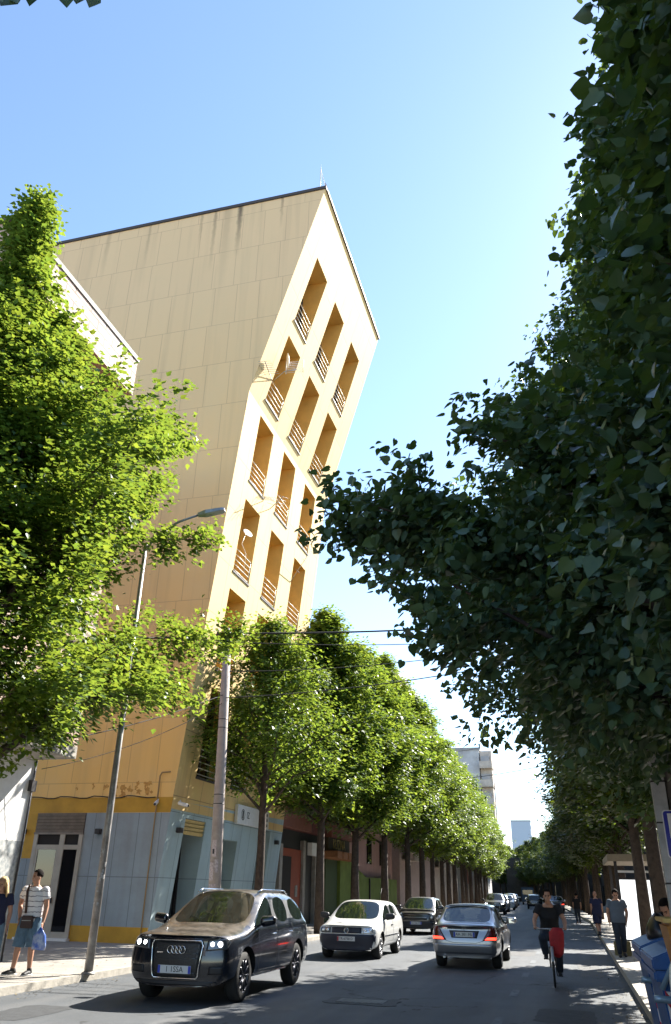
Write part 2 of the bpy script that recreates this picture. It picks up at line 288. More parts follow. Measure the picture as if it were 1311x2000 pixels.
# ------------------------------------------------------------------ object helpers
def tag(o, label=None, cat=None, group=None, kind=None):
    if label: o['label'] = label
    if cat: o['category'] = cat
    if group: o['group'] = group
    if kind: o['kind'] = kind
    return o
def thing(name, label, cat, loc=(0, 0, 0), rz=0.0, group=None):
    o = bpy.data.objects.new(name, None); COL.objects.link(o); o.location = loc; o.rotation_euler = (0, 0, rz)
    o.empty_display_size = 0.2
    return tag(o, label, cat, group)
def link(name, me, m=None, parent=None):
    o = bpy.data.objects.new(name, me); COL.objects.link(o)
    if m is not None: me.materials.clear(); me.materials.append(m)
    if parent is not None: o.parent = parent
    return o
def copy_tree(o, parent=None):
    c = o.copy(); COL.objects.link(c); c.parent = parent
    for ch in list(o.children): copy_tree(ch, c)
    return c
class MB:
    def __init__(s): s.v = []; s.f = []; s.sm = []
    def add(s, vs, fs, smooth=False):
        b = len(s.v); s.v += [tuple(v) for v in vs]; s.f += [tuple(b + i for i in f) for f in fs]; s.sm += [smooth] * len(fs); return s
    def box(s, x0, x1, y0, y1, z0, z1):
        return s.hexa([(x0, y0, z0), (x1, y0, z0), (x1, y1, z0), (x0, y1, z0), (x0, y0, z1), (x1, y0, z1), (x1, y1, z1), (x0, y1, z1)])
    def hexa(s, p):
        return s.add(p, [(0, 3, 2, 1), (4, 5, 6, 7), (0, 1, 5, 4), (1, 2, 6, 5), (2, 3, 7, 6), (3, 0, 4, 7)])
    def quad(s, a, b, c, d): return s.add([a, b, c, d], [(0, 1, 2, 3)])
    def tube(s, pts, r, n=8, cap=True, hint=None):
        pts = [Vector(p) for p in pts]; rs = r if isinstance(r, (list, tuple)) else [r] * len(pts)
        vs = []; fs = []; prev = None
        for i, p in enumerate(pts):
            t = (pts[min(i + 1, len(pts) - 1)] - pts[max(i - 1, 0)])
            if t.length < 1e-9: t = Vector((0, 0, 1))
            t.normalize()
            if prev is None:
                a = Vector(hint) if hint else (Vector((0, 0, 1)) if abs(t.z) < 0.9 else Vector((1, 0, 0)))
                u = (a - t * a.dot(t)).normalized()
            else: u = (prev - t * prev.dot(t)).normalized()
            prev = u; wv = t.cross(u)
            ra, rb = rs[i] if isinstance(rs[i], (list, tuple)) else (rs[i], rs[i])
            for k in range(n):
                an = 2 * pi * k / n; vs.append(p + u * (cos(an) * ra) + wv * (sin(an) * rb))
        for i in range(len(pts) - 1):
            for k in range(n):
                a = i * n + k; b = i * n + (k + 1) % n; fs.append((a, b, b + n, a + n))
        if cap: fs += [tuple(reversed(range(n))), tuple(range((len(pts) - 1) * n, len(pts) * n))]
        return s.add(vs, fs, True)
    def cap_tube(s, pts, r, n=12, hint=None):
        """tube with rounded ends"""
        pts = [Vector(p) for p in pts]; rs = [(q if isinstance(q, (list, tuple)) else (q, q)) for q in (r if isinstance(r, list) else [r] * len(pts))]
        d0 = (pts[0] - pts[1]).normalized(); d1 = (pts[-1] - pts[-2]).normalized()
        P = []; Rr = []
        for a in (0.08, 0.45, 0.8):
            m0 = min(rs[0]); P.append(pts[0] + d0 * m0 * cos(a * pi / 2)); Rr.append((rs[0][0] * sin(a * pi / 2), rs[0][1] * sin(a * pi / 2)))
        P += pts; Rr += rs
        for a in (0.8, 0.45, 0.08):
            m1 = min(rs[-1]); P.append(pts[-1] + d1 * m1 * cos(a * pi / 2)); Rr.append((rs[-1][0] * sin(a * pi / 2), rs[-1][1] * sin(a * pi / 2)))
        return s.tube(P, Rr, n, True, hint)
    def lathe(s, prof, n=24, axis='z', c=(0, 0, 0)):
        vs = []; fs = []
        for r, h in prof:
            for k in range(n):
                a = 2 * pi * k / n; x, y = r * cos(a), r * sin(a)
                vs.append({'z': (c[0] + x, c[1] + y, c[2] + h), 'x': (c[0] + h, c[1] + x, c[2] + y), 'y': (c[0] + x, c[1] + h, c[2] + y)}[axis])
        for i in range(len(prof) - 1):
            for k in range(n):
                a = i * n + k; b = i * n + (k + 1) % n; fs.append((a, b, b + n, a + n))
        return s.add(vs, fs, True)
    def sphere(s, c, r, n=12, m=8):
        rr = r if isinstance(r, (tuple, list)) else (r, r, r); vs = []; fs = []
        for i in range(1, m):
            t = pi * i / m
            for k in range(n):
                a = 2 * pi * k / n; vs.append((c[0] + rr[0] * sin(t) * cos(a), c[1] + rr[1] * sin(t) * sin(a), c[2] + rr[2] * cos(t)))
        vs += [(c[0], c[1], c[2] + rr[2]), (c[0], c[1], c[2] - rr[2])]
        for i in range(m - 2):
            for k in range(n):
                a = i * n + k; b = i * n + (k + 1) % n; fs.append((a, a + n, b + n, b))
        T = (m - 1) * n
        for k in range(n):
            fs.append((T, k, (k + 1) % n)); fs.append((T + 1, (m - 2) * n + (k + 1) % n, (m - 2) * n + k))
        return s.add(vs, fs, True)
    def mesh(s, name='m'):
        me = bpy.data.meshes.new(name); me.from_pydata(s.v, [], s.f); me.polygons.foreach_set('use_smooth', s.sm); me.update(); return me
    def build(s, name, m=None, parent=None, bevel=0.0):
        me = s.mesh(name)
        bm = bmesh.new(); bm.from_mesh(me); bmesh.ops.recalc_face_normals(bm, faces=bm.faces)
        if bevel:
            bmesh.ops.bevel(bm, geom=[e for e in bm.edges if len(e.link_faces) == 2 and e.calc_face_angle(0) > 0.6], offset=bevel, segments=2, affect='EDGES', clamp_overlap=True)
        bm.to_mesh(me); bm.free()
        return link(name, me, m, parent)
def prism(pts, d0, d1, axis):
    """polygon (2-D) extruded along an axis: axis 'y' -> pts are (x,z); 'x' -> (y,z); 'z' -> (x,y)"""
    f = {'y': lambda p, d: (p[0], d, p[1]), 'x': lambda p, d: (d, p[0], p[1]), 'z': lambda p, d: (p[0], p[1], d)}[axis]
    n = len(pts); v = [f(p, d0) for p in pts] + [f(p, d1) for p in pts]
    fs = [tuple(range(n)), tuple(reversed(range(n, 2 * n)))] + [(i, (i + 1) % n, n + (i + 1) % n, n + i) for i in range(n)]
    return v, fs
def evalmesh(o):
    dg = bpy.context.evaluated_depsgraph_get(); me = bpy.data.meshes.new_from_object(o.evaluated_get(dg)); return me
def text(name, s, size, mt, parent, loc, rot, depth=0.003, align='CENTER', sx=1.0):
    cu = bpy.data.curves.new('t', 'FONT'); cu.body = s; cu.size = size; cu.extrude = depth; cu.align_x = align; cu.align_y = 'CENTER'; cu.resolution_u = 3
    o = bpy.data.objects.new('t', cu); COL.objects.link(o); me = evalmesh(o); bpy.data.objects.remove(o)
    o = link(name, me, mt, parent); o.location = loc; o.rotation_euler = rot; o.scale = (sx, 1, 1); return o
RX = radians(90)
def shift(Y):                                            # the street bends gently left in the distance
    return -0.04 * max(0.0, Y - 60) - 0.0011 * max(0.0, Y - 125) ** 2

# ------------------------------------------------------------------ ground, road, pavements
NP = [(-30,), (0,), (30,), (60,)] 
ys = [-30, 0, 20, 40, 60, 80, 100, 120, 140, 160, 180, 200, 230, 260, 300]
def strip(name, xa, xb, z0, z1, m, kind='structure', y0=None):
    b = MB()
    for i in range(len(ys) - 1):
        ya, yb = ys[i], ys[i + 1]; sa, sb = shift(ya), shift(yb)
        if z1 is None: b.quad((xa + sa, ya, z0), (xb + sa, ya, z0), (xb + sb, yb, z0), (xa + sb, yb, z0))
        else:
            b.quad((xa + sa, ya, z1), (xb + sa, ya, z1), (xb + sb, yb, z1), (xa + sb, yb, z1))
            b.quad((xb + sa, ya, z0), (xb + sb, yb, z0), (xb + sb, yb, z1), (xb + sa, ya, z1))
            b.quad((xa + sb, yb, z0), (xa + sa, ya, z0), (xa + sa, ya, z1), (xa + sb, yb, z1))
    o = b.build(name, m); tag(o, kind=kind); return o
g = MB(); g.quad((-1500, -600, 0), (1500, -600, 0), (1500, 2500, 0), (-1500, 2500, 0)); tag(g.build('ground', M['dirt']), kind='structure')
strip('road', -9.36, 0.94, 0.004, None, M['asphalt'])
strip('pavement_left', -22.0, -9.54, 0.0, 0.12, M['pave'])
strip('pavement_right', 1.12, 8.0, 0.0, 0.13, M['pave'])
strip('kerb_left', -9.537, -9.35, 0.0, 0.128, M['kerb'])
strip('kerb_right', 0.93, 1.117, 0.0, 0.138, M['kerb'])
b = MB()
for y in np.arange(13, 40, 3.9):
    b.quad((-1.32, y, 0.008), (-1.18, y, 0.008), (-1.18, y + 1.1, 0.008), (-1.32, y + 1.1, 0.008))
tag(b.build('lane_marking', M['worn_line']), kind='structure')
pm = [mat('old_patch', (.045, .048, .052), .85, var=.3, vscale=5, bump=.6, bscale=120), mat('pale_patch', (.105, .105, .105), .85, var=.3, vscale=5, bump=.6, bscale=120)]
prg = random.Random(12)
for i, (px_, py_, w_, l_) in enumerate([(-7.6, 19.6, 1.1, 2.6), (-4.1, 19.2, .7, 3.4), (-.3, 14.6, .9, 1.6), (-1.9, 28.5, 1.2, 2.2), (-7.9, 11.8, .8, 1.5), (0.2, 24.0, .5, 5.0), (-4.6, 31.5, 1.5, 2.4)]):
    b = MB(); P = []
    for k in range(28):
        a = 2 * pi * k / 28; c_, s_ = cos(a), sin(a); m_ = max(abs(c_), abs(s_)); P.append((px_ + w_ / 2 * c_ / m_ + prg.uniform(-.03, .03), py_ + l_ / 2 * s_ / m_ + prg.uniform(-.05, .05)))
    b.add([(p[0], p[1], .0065 + .0002 * i) for p in P], [tuple(range(28))]); tag(b.build('asphalt_patch', pm[i % 2]), kind='structure')
# manhole with a cracked asphalt collar
mh = thing('manhole_cover', 'worn rectangular manhole cover with cracked asphalt rim in the middle of the road', 'manhole', (-3.62, 15.0, 0.004))
b = MB()
rng = random.Random(3)
P = []
for k in range(22):
    a = 2 * pi * k / 22; P.append((0.62 * max(-1, min(1, 1.3 * cos(a))) + rng.uniform(-.04, .04), 0.42 * max(-1, min(1, 1.3 * sin(a))) + rng.uniform(-.04, .04)))
b.add(*prism(P, 0.001, 0.008, 'z')); b.build('collar', mat('patch_asphalt', (0.05, 0.055, 0.06), 0.8, var=0.4, vscale=8, bump=0.6), mh)
b = MB(); b.box(-0.4, 0.4, -0.24, 0.24, 0.009, 0.016)
for i in range(7): b.box(-0.36 + i * 0.11, -0.30 + i * 0.11, -0.2, 0.2, 0.017, 0.02)
b.build('lid', mat('cast_iron', (0.10, 0.10, 0.10), 0.55, 0.5, var=0.3, vscale=8), mh)

# ------------------------------------------------------------------ the leaning ochre building
Y0, Y1 = 24.3, 35.35
def fx(z):                                                # x of the street facade at height z
    pts = [(0.0, -12.57), (19.8, -10.6), (30.3, -7.65)]
    for (za, xa), (zb, xb) in zip(pts, pts[1:]):
        if z <= zb: return xa + (xb - xa) * (z - za) / (zb - za)
    return pts[-1][1]
bl = thing('leaning_building', 'tall ochre panel-clad apartment building whose street facade leans out over the road', 'building', (-15, 30, 0))
def on(parent, o):                                        # parent while staying at world coordinates
    o.parent = parent; o.location = o.location - parent.location; return o
def bpart(name, mb, m, parent=None, bevel=0):
    o = mb.build(name, m, None, bevel)
    if parent is None: return on(bl, o)
    o.parent = parent; return o
b = MB(); zt = 30.3
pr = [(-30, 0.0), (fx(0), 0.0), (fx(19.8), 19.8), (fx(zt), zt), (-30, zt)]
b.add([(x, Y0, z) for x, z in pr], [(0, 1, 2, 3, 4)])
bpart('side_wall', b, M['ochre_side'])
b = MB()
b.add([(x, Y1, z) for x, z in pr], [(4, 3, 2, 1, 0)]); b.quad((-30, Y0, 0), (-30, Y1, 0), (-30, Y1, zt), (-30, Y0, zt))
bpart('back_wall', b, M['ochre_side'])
b = MB(); b.quad((-30, Y0, zt - 0.02), (fx(zt), Y0, zt - 0.02), (fx(zt), Y1, zt - 0.02), (-30, Y1, zt - 0.02)); bpart('roof', b, M['coping'])
b = MB(); b.box(-30.1, fx(zt) + 0.05, Y0 - 0.06, Y0 + 0.2, zt, zt + 0.16); b.box(fx(zt) - 0.25, fx(zt) + 0.07, Y0 + 0.203, Y1 + 0.06, zt, zt + 0.16)
bpart('roof_coping', b, M['coping'])
b = MB()
for i in range(9):
    y = Y0 + 0.3 + i * 1.3; b.tube([(fx(zt) - 0.1, y, zt + 0.1), (fx(zt) - 0.1, y, zt + 0.75)], 0.02, 6)
for dz in (0.45, 0.75): b.tube([(fx(zt) - 0.1, Y0 + 0.3, zt + dz), (fx(zt) - 0.1, Y1 - 0.3, zt + dz)], 0.018, 6)
bpart('roof_railing', b, M['metal'])
b = MB(); b.tube([(-8.0, 24.6, zt), (-8.0, 24.6, zt + 1.75)], 0.025, 6); b.tube([(-8.0, 24.62, zt + 1.7), (-7.75, 25.6, zt + 0.15)], 0.015, 6); b.tube([(-8.0, 24.6, zt + 1.75), (-8.0, 24.6, zt + 2.0)], 0.01, 5)
bpart('roof_mast', b, M['rail'])
# facade: grid of panels with openings
cols = [(25.73, 27.38), (28.8, 30.48), (32.0, 33.72)]
rows = [(24.28, 27.70), (20.28, 23.50), (16.47, 19.53), (12.60, 15.66), (8.80, 11.92), (5.08, 8.15)]
yb = [Y0] + [v for c in cols for v in c] + [Y1]
zb = sorted([4.32, 19.8, zt] + [v for r in rows for v in r])
gz = lambda y: 4.2 + (y - Y0) * 0.023
b = MB()
for j in range(len(zb) - 1):
    za, zc = zb[j], zb[j + 1]
    for i in range(len(yb) - 1):
        ya, yc = yb[i], yb[i + 1]
        if any(abs(ya - c[0]) < 1e-6 for c in cols) and any(r[0] <= za + 1e-6 and zc <= r[1] + 1e-6 for r in rows): continue
        b.quad((fx(za), ya, za), (fx(za), yc, za), (fx(zc), yc, zc), (fx(zc), ya, zc))
b.quad((fx(4.2), Y0, gz(Y0) - .25), (fx(4.2), Y1, gz(Y0) - .25), (fx(4.32), Y1, 4.32), (fx(4.32), Y0, 4.32))
bpart('street_facade', b, M['ochre_front'])
def loggia(r, c, depth, glazed, rail=True):
    z0, z1 = r; y0, y1 = c; xb = fx(z0) - depth; e = 0.0
    o = MB()
    o.quad((fx(z0), y0, z0), (xb, y0, z0), (xb, y1, z0), (fx(z0), y1, z0))
    o.quad((xb, y0, z1), (fx(z1), y0, z1), (fx(z1), y1, z1), (xb, y1, z1))
    o.add([(fx(z0), y1, z0), (xb, y1, z0), (xb, y1, z1), (fx(z1), y1, z1)], [(0, 1, 2, 3)])
    o.add([(fx(z0), y0, z0), (xb, y0, z0), (xb, y0, z1), (fx(z1), y0, z1)], [(3, 2, 1, 0)])
    lg = bpart('loggia', o, M['ochre_in'])
    k = MB(); k.box(xb + 0.001, xb + 0.03, y0 + 0.06, y1 - 0.06, z0 + 0.05, z1 - 0.25); bpart('window_pane', k, M['glass'], lg)
    k = MB()
    for ya in (y0 + 0.02, (y0 + y1) / 2 - 0.04, y1 - 0.09): k.box(xb + 0.02, xb + 0.09, ya, ya + 0.07, z0 + 0.04, z1 - 0.22)
    k.box(xb + 0.021, xb + 0.091, y0 + 0.01, y1 - 0.01, z1 - 0.22, z1 - 0.12); bpart('window_frame', k, M['coping'], lg)
    k = MB(); k.box(fx(z0) - 0.12, fx(z0) + 0.035, y0 - 0.03, y1 + 0.03, z0 - 0.045, z0 + 0.03); bpart('sill', k, M['coping'], lg)
    k = MB()
    for dz in (0.13, 0.33, 0.53, 0.73, 0.95):
        z = z0 + dz; k.tube([(fx(z) - 0.05, y0 + 0.002, z), (fx(z) - 0.05, y1 - 0.002, z)], 0.017, 6)
    for yy in (y0 + 0.03, y1 - 0.03): k.tube([(fx(z0) - 0.05, yy, z0), (fx(z0 + .95) - 0.05, yy, z0 + 0.95)], 0.014, 6)
    bpart('railing', k, M['rail'], lg)
for ri, r in enumerate(rows):
    for c in cols: loggia(r, c, [0.3, 0.75, 0.9, 0.9, 0.9, 0.35][ri], True)
# ground floor paint bands of the side wall (each slab 4 mm proud of the wall)
yw = Y0 - 0.006
def slab_side(name, x0, x1, z0, z1, m, th=0.006, xr=None):
    b = MB(); x1b = x1 if xr is None else xr
    b.add([(x0, Y0 - th, z0), (x1, Y0 - th, z0), (x1b, Y0 - th, z1), (x0, Y0 - th, z1), (x0, Y0 - 0.001, z0), (x1, Y0 - 0.001, z0), (x1b, Y0 - 0.001, z1), (x0, Y0 - 0.001, z1)],
          [(0, 1, 2, 3), (0, 4, 5, 1), (3, 2, 6, 7), (0, 3, 7, 4), (1, 5, 6, 2)])
    return bpart(name, b, m)
slab_side('yellow_band', -17.6, fx(3.82) + .02, 3.84, 4.3, M['yellow'], xr=fx(4.3) + .02)
slab_side('yellow_paint', -17.6, -17.0, 2.45, 3.836, M['yellow'])
slab_side('blue_paint', -15.19, fx(.56) + .02, 0.56, 3.83, M['bluepaint'], xr=fx(3.83) + .02)
slab_side('blue_paint', -17.6, -17.0, 0.56, 2.445, M['bluepaint'])
slab_side('yellow_plinth', -15.19, fx(0.1) + .02, 0.12, 0.555, M['yellow'], 0.012)
slab_side('yellow_plinth', -17.6, -17.0, 0.12, 0.555, M['yellow'], 0.012)
# peeled patches where lettering was removed
b = MB(); rng = random.Random(9)
for x, wd in [(-15.7, .12), (-15.15, .2), (-14.6, .25), (-14.2, .2), (-13.85, .35), (-13.5, .3), (-13.2, .35), (-12.95, .25)]:
    for q in range(3):
        pp = []; cx, cz = x + rng.uniform(-wd, wd) * .4, 4.68 + rng.uniform(-.12, .06) - (0.12 * q if x > -14.3 else 0); rr = wd * rng.uniform(.22, .42)
        n = 13
        for k in range(n): a = 2 * pi * k / n; r_ = rr * rng.uniform(.35, 1.2); pp.append((cx + r_ * cos(a), cz + r_ * sin(a) * 1.1))
        b.add([(p[0], Y0 - 0.0035 - q * 0.0006 - rng.random() * .0003, p[1]) for p in pp], [tuple(range(n))])
bpart('peeled_patch', b, mat('rusty_patch', (0.60, 0.33, 0.08), 0.8, col2=(0.38, 0.19, 0.05), vscale=14))
# side entrance: roller shutter box, frame, two glazed leaves
d = MB(); d.box(-17.0, -15.2, Y0 + 0.001, Y0 + 0.5, 0.1, 3.8); 
e_ = MB(); e_.box(-17.0, -15.19, Y0 - 0.004, Y0 - 0.001, 0.12, 3.83); bpart('door_recess', e_, M['dark'])
k = MB()
for i in range(6):
    z = 3.24 + i * 0.1; k.hexa([(-17.0, Y0 - .03, z), (-15.2, Y0 - .03, z), (-15.2, Y0 - .012, z), (-17.0, Y0 - .012, z), (-17.0, Y0 - .05, z + .088), (-15.2, Y0 - .05, z + .088), (-15.2, Y0 - .012, z + .088), (-17.0, Y0 - .012, z + .088)])
k.box(-17.02, -15.18, Y0 - .06, Y0 - .01, 3.17, 3.235); bpart('roller_shutter', k, M['shutter'])
dr = MB()
for x0, x1, z0, z1 in [(-17.0, -16.86, .16, 3.17), (-15.33, -15.19, .16, 3.17), (-16.02, -15.84, .16, 3.17)]: dr.box(x0, x1, Y0 - .05, Y0 - .006, z0, z1)
for z0, z1 in [(2.72, 2.86), (.16, .36)]:
    dr.box(-16.858, -16.022, Y0 - .047, Y0 - .008, z0, z1); dr.box(-15.838, -15.332, Y0 - .047, Y0 - .008, z0, z1)
dr.box(-16.858, -16.78, Y0 - .043, Y0 - .008, .362, 2.718); dr.box(-16.10, -16.022, Y0 - .043, Y0 - .008, .362, 2.718)
dfr = bpart('entrance_door', dr, M['alu'])
k = MB(); k.box(-16.776, -16.104, Y0 - .02, Y0 - .012, .364, 2.716); k.box(-15.836, -15.334, Y0 - .02, Y0 - .012, .364, 2.716); bpart('pane', k, M['glass'], dfr)
k = MB(); k.box(-16.0, -15.96, Y0 - .09, Y0 - .052, 1.15, 1.32); bpart('handle', k, M['darkmetal'], dfr)
k = MB(); k.box(-17.05, -15.15, Y0 - .22, Y0, .12, .19); bpart('doorstep', k, M['white'])
# cables, pipe, lamps, cameras on the side wall
k = MB(); k.tube([(-17.5 + i * .25, Y0 - .03, 4.31 + .03 * sin(i * 1.3) + (0.03 if i % 5 == 0 else 0)) for i in range(20)], 0.016, 5); bpart('wall_cable', k, M['wire'])
k = MB(); k.tube([(-12.73, Y0 - .04, 0.15), (-12.70, Y0 - .04, 2.5), (-12.66, Y0 - .04, 4.95), (-12.6, Y0 - .04, 5.06), (-12.3, Y0 - .04, 5.08)], 0.022, 8); bpart('drainpipe', k, mat('ochre_pipe', (.30, .2, .09), .6))
def wall_lamp(x, y, z, facing):
    k = MB()
    if facing == 'y': k.box(x - .09, x + .09, y - .16, y, z - .09, z + .07)
    else: k.box(x, x + .16, y - .12, y + .12, z - .09, z + .07)
    bpart('wall_lamp', k, M['darkmetal'], bevel=0.01)
wall_lamp(-17.42, Y0 - .01, 3.27, 'y'); wall_lamp(-14.62, Y0 - .01, 3.27, 'y')
wall_lamp(fx(3.36), 25.05, 3.36, 'x'); wall_lamp(fx(3.5), 34.6, 3.5, 'x')
def camera_box(p, dirv):
    o = MB(); p = Vector(p); dv = Vector(dirv).normalized()
    o.cap_tube([p, p + dv * .26], [(.06, .05), (.055, .05)], 10); c = bpart('security_camera', o, M['white'])
    o = MB(); o.cap_tube([p + dv * .26, p + dv * .30], .042, 10); bpart('lens', o, M['black'], c)
    o = MB(); o.tube([p, p + Vector((-.02, .12, .1))], .02, 6); bpart('bracket', o, M['white'], c)
camera_box((-12.62, Y0 - .12, 4.14), (.25, -1, -.35)); camera_box((fx(4.1) + .12, Y0 + .3, 4.14), (.9, .6, -.25))
# ground floor of the street front: sloping painted wall 5 mm proud, with real recesses drawn as boxes set in
def fslab(name, y0, y1, z0, z1, m, th, z1b=None, parent=None):
    z1b = z1 if z1b is None else z1b
    o = MB(); P = []
    for off in (th, 0.001 if th > 0 else -0.001):
        P += [(fx(z0) + off, y0, z0), (fx(z0) + off, y1, z0), (fx(z1b) + off, y1, z1b), (fx(z1) + off, y0, z1)]
    o.add(P, [(0, 1, 2, 3), (4, 5, 1, 0), (7, 3, 2, 6), (4, 0, 3, 7), (1, 5, 6, 2)])
    return bpart(name, o, m, parent)
open_g = [(25.5, 27.15, 0.15, 3.75), (28.75, 30.3, 0.9, 3.3), (32.55, 33.85, 0.15, 3.88)]
b = MB(); yy = [Y0] + [v for q in open_g for v in q[:2]] + [Y1]
for i in range(len(yy) - 1):
    y0, y1 = yy[i], yy[i + 1]; op = [q for q in open_g if abs(q[0] - y0) < 1e-6]
    if not op: segs = [(0.1, None)]
    else: segs = [(0.1, op[0][2]), (op[0][3], None)]
    for z0, z1 in segs:
        za = gz(y0) if z1 is None else z1; zc = gz(y1) if z1 is None else z1
        b.add([(fx(z0) + .006, y0, z0), (fx(z0) + .006, y1, z0), (fx(zc) + .006, y1, zc), (fx(za) + .006, y0, za)], [(0, 1, 2, 3)])
        if z1 is None: b.add([(fx(za) - .01, y0, za), (fx(zc) - .01, y1, zc), (fx(zc) + .006, y1, zc), (fx(za) + .006, y0, za)], [(0, 1, 2, 3)])
bpart('blue_shopfront', b, M['bluepaint2'])
for gi, (y0, y1, z0, z1) in enumerate(open_g):
    xb = -13.1; o = MB()
    o.quad((xb, y0, z0), (fx(z0) + .006, y0, z0), (fx(z1) + .006, y0, z1), (xb, y0, z1)); o.quad((xb, y1, z1), (fx(z1) + .006, y1, z1), (fx(z0) + .006, y1, z0), (xb, y1, z0))
    o.quad((xb, y0, z1), (fx(z1) + .006, y0, z1), (fx(z1) + .006, y1, z1), (xb, y1, z1)); o.quad((xb, y0, z0), (xb, y1, z0), (fx(z0) + .006, y1, z0), (fx(z0) + .006, y0, z0))
    rc = bpart('shop_recess', o, M['bluepaint2'])
    k = MB(); k.box(xb - .02, xb, y0, y1, z0, z1); bpart('window_pane', k, M['glass'] if gi != 2 else mat('blue_door', (.07, .10, .13), .5), rc)
    k = MB(); k.box(xb + .002, xb + .06, y0 + .002, y0 + .07, z0 + .002, z1 - .002); k.box(xb + .002, xb + .06, y1 - .07, y1 - .002, z0 + .002, z1 - .002)
    if gi == 0: k.box(xb + .002, xb + .06, 26.1, 26.18, z0 + .002, 3.2)
    bpart('window_frame', k, M['darkmetal'], rc)
k = MB()
for i in range(4):
    z = 3.27 + i * .12; k.hexa([(fx(z) - .10, 25.5, z), (fx(z) - .06, 25.5, z), (fx(z) - .06, 27.15, z), (fx(z) - .10, 27.15, z), (fx(z) - .10, 25.5, z + .105), (fx(z) - .01, 25.5, z + .105), (fx(z) - .01, 27.15, z + .105), (fx(z) - .10, 27.15, z + .105)])
bpart('roller_shutter', k, M['shutter_y'])
# lettering decal beside the first shop window: ring emblem and lines of small white lettering
FR = (RX, 0, RX)
k = MB(); k.box(-12.86, -12.845, 25.52, 26.12, 0.9, 3.1); gp = bpart('lettered_panel', k, M['darkmetal'])
def rot_ring(o, c, r, t, n=28, x=0.0):
    vs = []; fs = []
    for i in range(n):
        a = 2 * pi * i / n
        for q in (r, r - t): vs.append((x, c[0] + q * cos(a), c[1] + q * sin(a)))
    for i in range(n): a = 2 * i; c2 = 2 * ((i + 1) % n); fs.append((a, c2, c2 + 1, a + 1))
    o.add(vs, fs)
k = MB(); rot_ring(k, (25.82, 2.4), .26, .03, x=-12.842); rot_ring(k, (25.82, 2.4), .16, .03, x=-12.842)
for i in range(16):
    a = 2 * pi * i / 16; k.add([(-12.842, 25.82 + r_ * cos(a + s_), 2.4 + r_ * sin(a + s_)) for r_, s_ in ((.31, -.05), (.37, -.05), (.37, .05), (.31, .05))], [(0, 1, 2, 3)])
k.box(-12.844, -12.841, 25.74, 25.78, 2.3, 2.48); k.box(-12.844, -12.841, 25.86, 25.9, 2.3, 2.48); k.box(-12.844, -12.841, 25.74, 25.9, 2.38, 2.41)
bpart('emblem', k, M['white'], gp)
rg_ = random.Random(6); k = MB()
for i in range(11):
    z = 2.0 - i * .1; y = 25.56
    while y < 26.04:
        w_ = rg_.uniform(.02, .09)
        if rg_.random() < .75: k.box(-12.844, -12.841, y, min(y + w_, 26.08), z, z + (.05 if i % 3 else .07))
        y += w_ + .015
q_ = k.build('lettering', M['white'], gp); q_['kind'] = 'stuff'
# second window: white posters and text
k = MB()
for y0, y1, z0, z1 in [(28.85, 29.55, 2.2, 2.45), (28.8, 29.25, 1.9, 2.12), (28.85, 29.6, 1.55, 1.8), (28.8, 29.5, 1.15, 1.45)]: k.box(-13.06, -13.05, y0, y1, z0, z1)
bpart('window_poster', k, M['white'])
on(bl, text('window_lettering', 'ED\nZINERI', .26, M['white'], None, (-13.045, 29.35, 2.72), FR))
# projecting white sign board with a round emblem
k = MB(); k.box(fx(4.2) + .03, fx(4.2) + .16, 29.55, 33.05, 3.9, 4.58); sg = bpart('shop_sign', k, M['white'], bevel=0.01)
k = MB(); rot_ring(k, (30.1, 4.24), .2, .035, x=fx(4.2) + .163)
k.box(fx(4.2) + .161, fx(4.2) + .165, 30.03, 30.17, 4.1, 4.38); bpart('emblem', k, M['black'], sg)
text('lettering', 'IZ', .34, M['black'], sg, (fx(4.2) + .163, 30.65, 4.24), FR)
for i in range(3): k = MB(); k.box(fx(4.2) + .161, fx(4.2) + .166, 32.75, 32.87, 3.98 + i * .2, 4.08 + i * .2); bpart('mark', k, M['black'], sg)
# things hung on the facade: antennas and dishes
def yagi(name, label, p, q, n=6, up=0.35, bar=0.5):
    t = thing(name, label, 'antenna', p)
    v = Vector(q) - Vector(p); o = MB(); o.tube([(0, 0, 0), v], .018, 6); o.build('boom', M['metal'], t)
    o = MB(); d_ = v.normalized(); side = d_.cross(Vector((0, 0, 1))).normalized()
    for i in range(n):
        c = v * (0.35 + .65 * i / (n - 1)); L_ = bar * (1 - .4 * i / n) / 2; o.tube([c - side * L_, c + side * L_], .009, 5)
    o.build('elements', M['metal'], t); return t
def grid_antenna():
    t = thing('grid_antenna', 'white grid antenna with a small dish held out from the second loggia row, leftmost opening', 'antenna', (fx(21.3), 25.85, 21.3))
    o = MB(); o.tube([(0, 0, 0), (.5, -.1, .3), (1.0, .05, .42)], .02, 6); o.build('bracket', M['metal'], t)
    o = MB()
    for i in range(7): o.tube([(.55, -.05, .25 + i * .09), (1.25, .15, .35 + i * .09)], .009, 5)
    o.tube([(.55, -.05, .2), (.55, -.05, .85)], .02, 6); o.tube([(1.25, .15, .3), (1.25, .15, .95)], .02, 6); o.build('elements', M['white'], t)
    o = MB(); o.lathe([(0.0, .0), (.12, .015), (.26, .06), (.36, .12), (.355, .13), (.25, .075), (.0, .015)], 20); q = o.build('dish', M['white'], t); q.location = (.75, -.25, .7); q.rotation_euler = (radians(95), radians(0), radians(-62)); q.scale = (.8, 1.0, .6)
    return t
grid_antenna()
yagi('television_antenna', 'thin television antenna poking left from beside the second-row leftmost loggia', (fx(21.2), 25.7, 21.2), (fx(21) + .35, 24.05, 20.95), 7, bar=.8)
yagi('television_antenna', 'thin television antenna below the third-row leftmost loggia', (fx(16.4), 27.4, 16.35), (fx(16) + .6, 26.2, 15.9), 5, bar=.9)
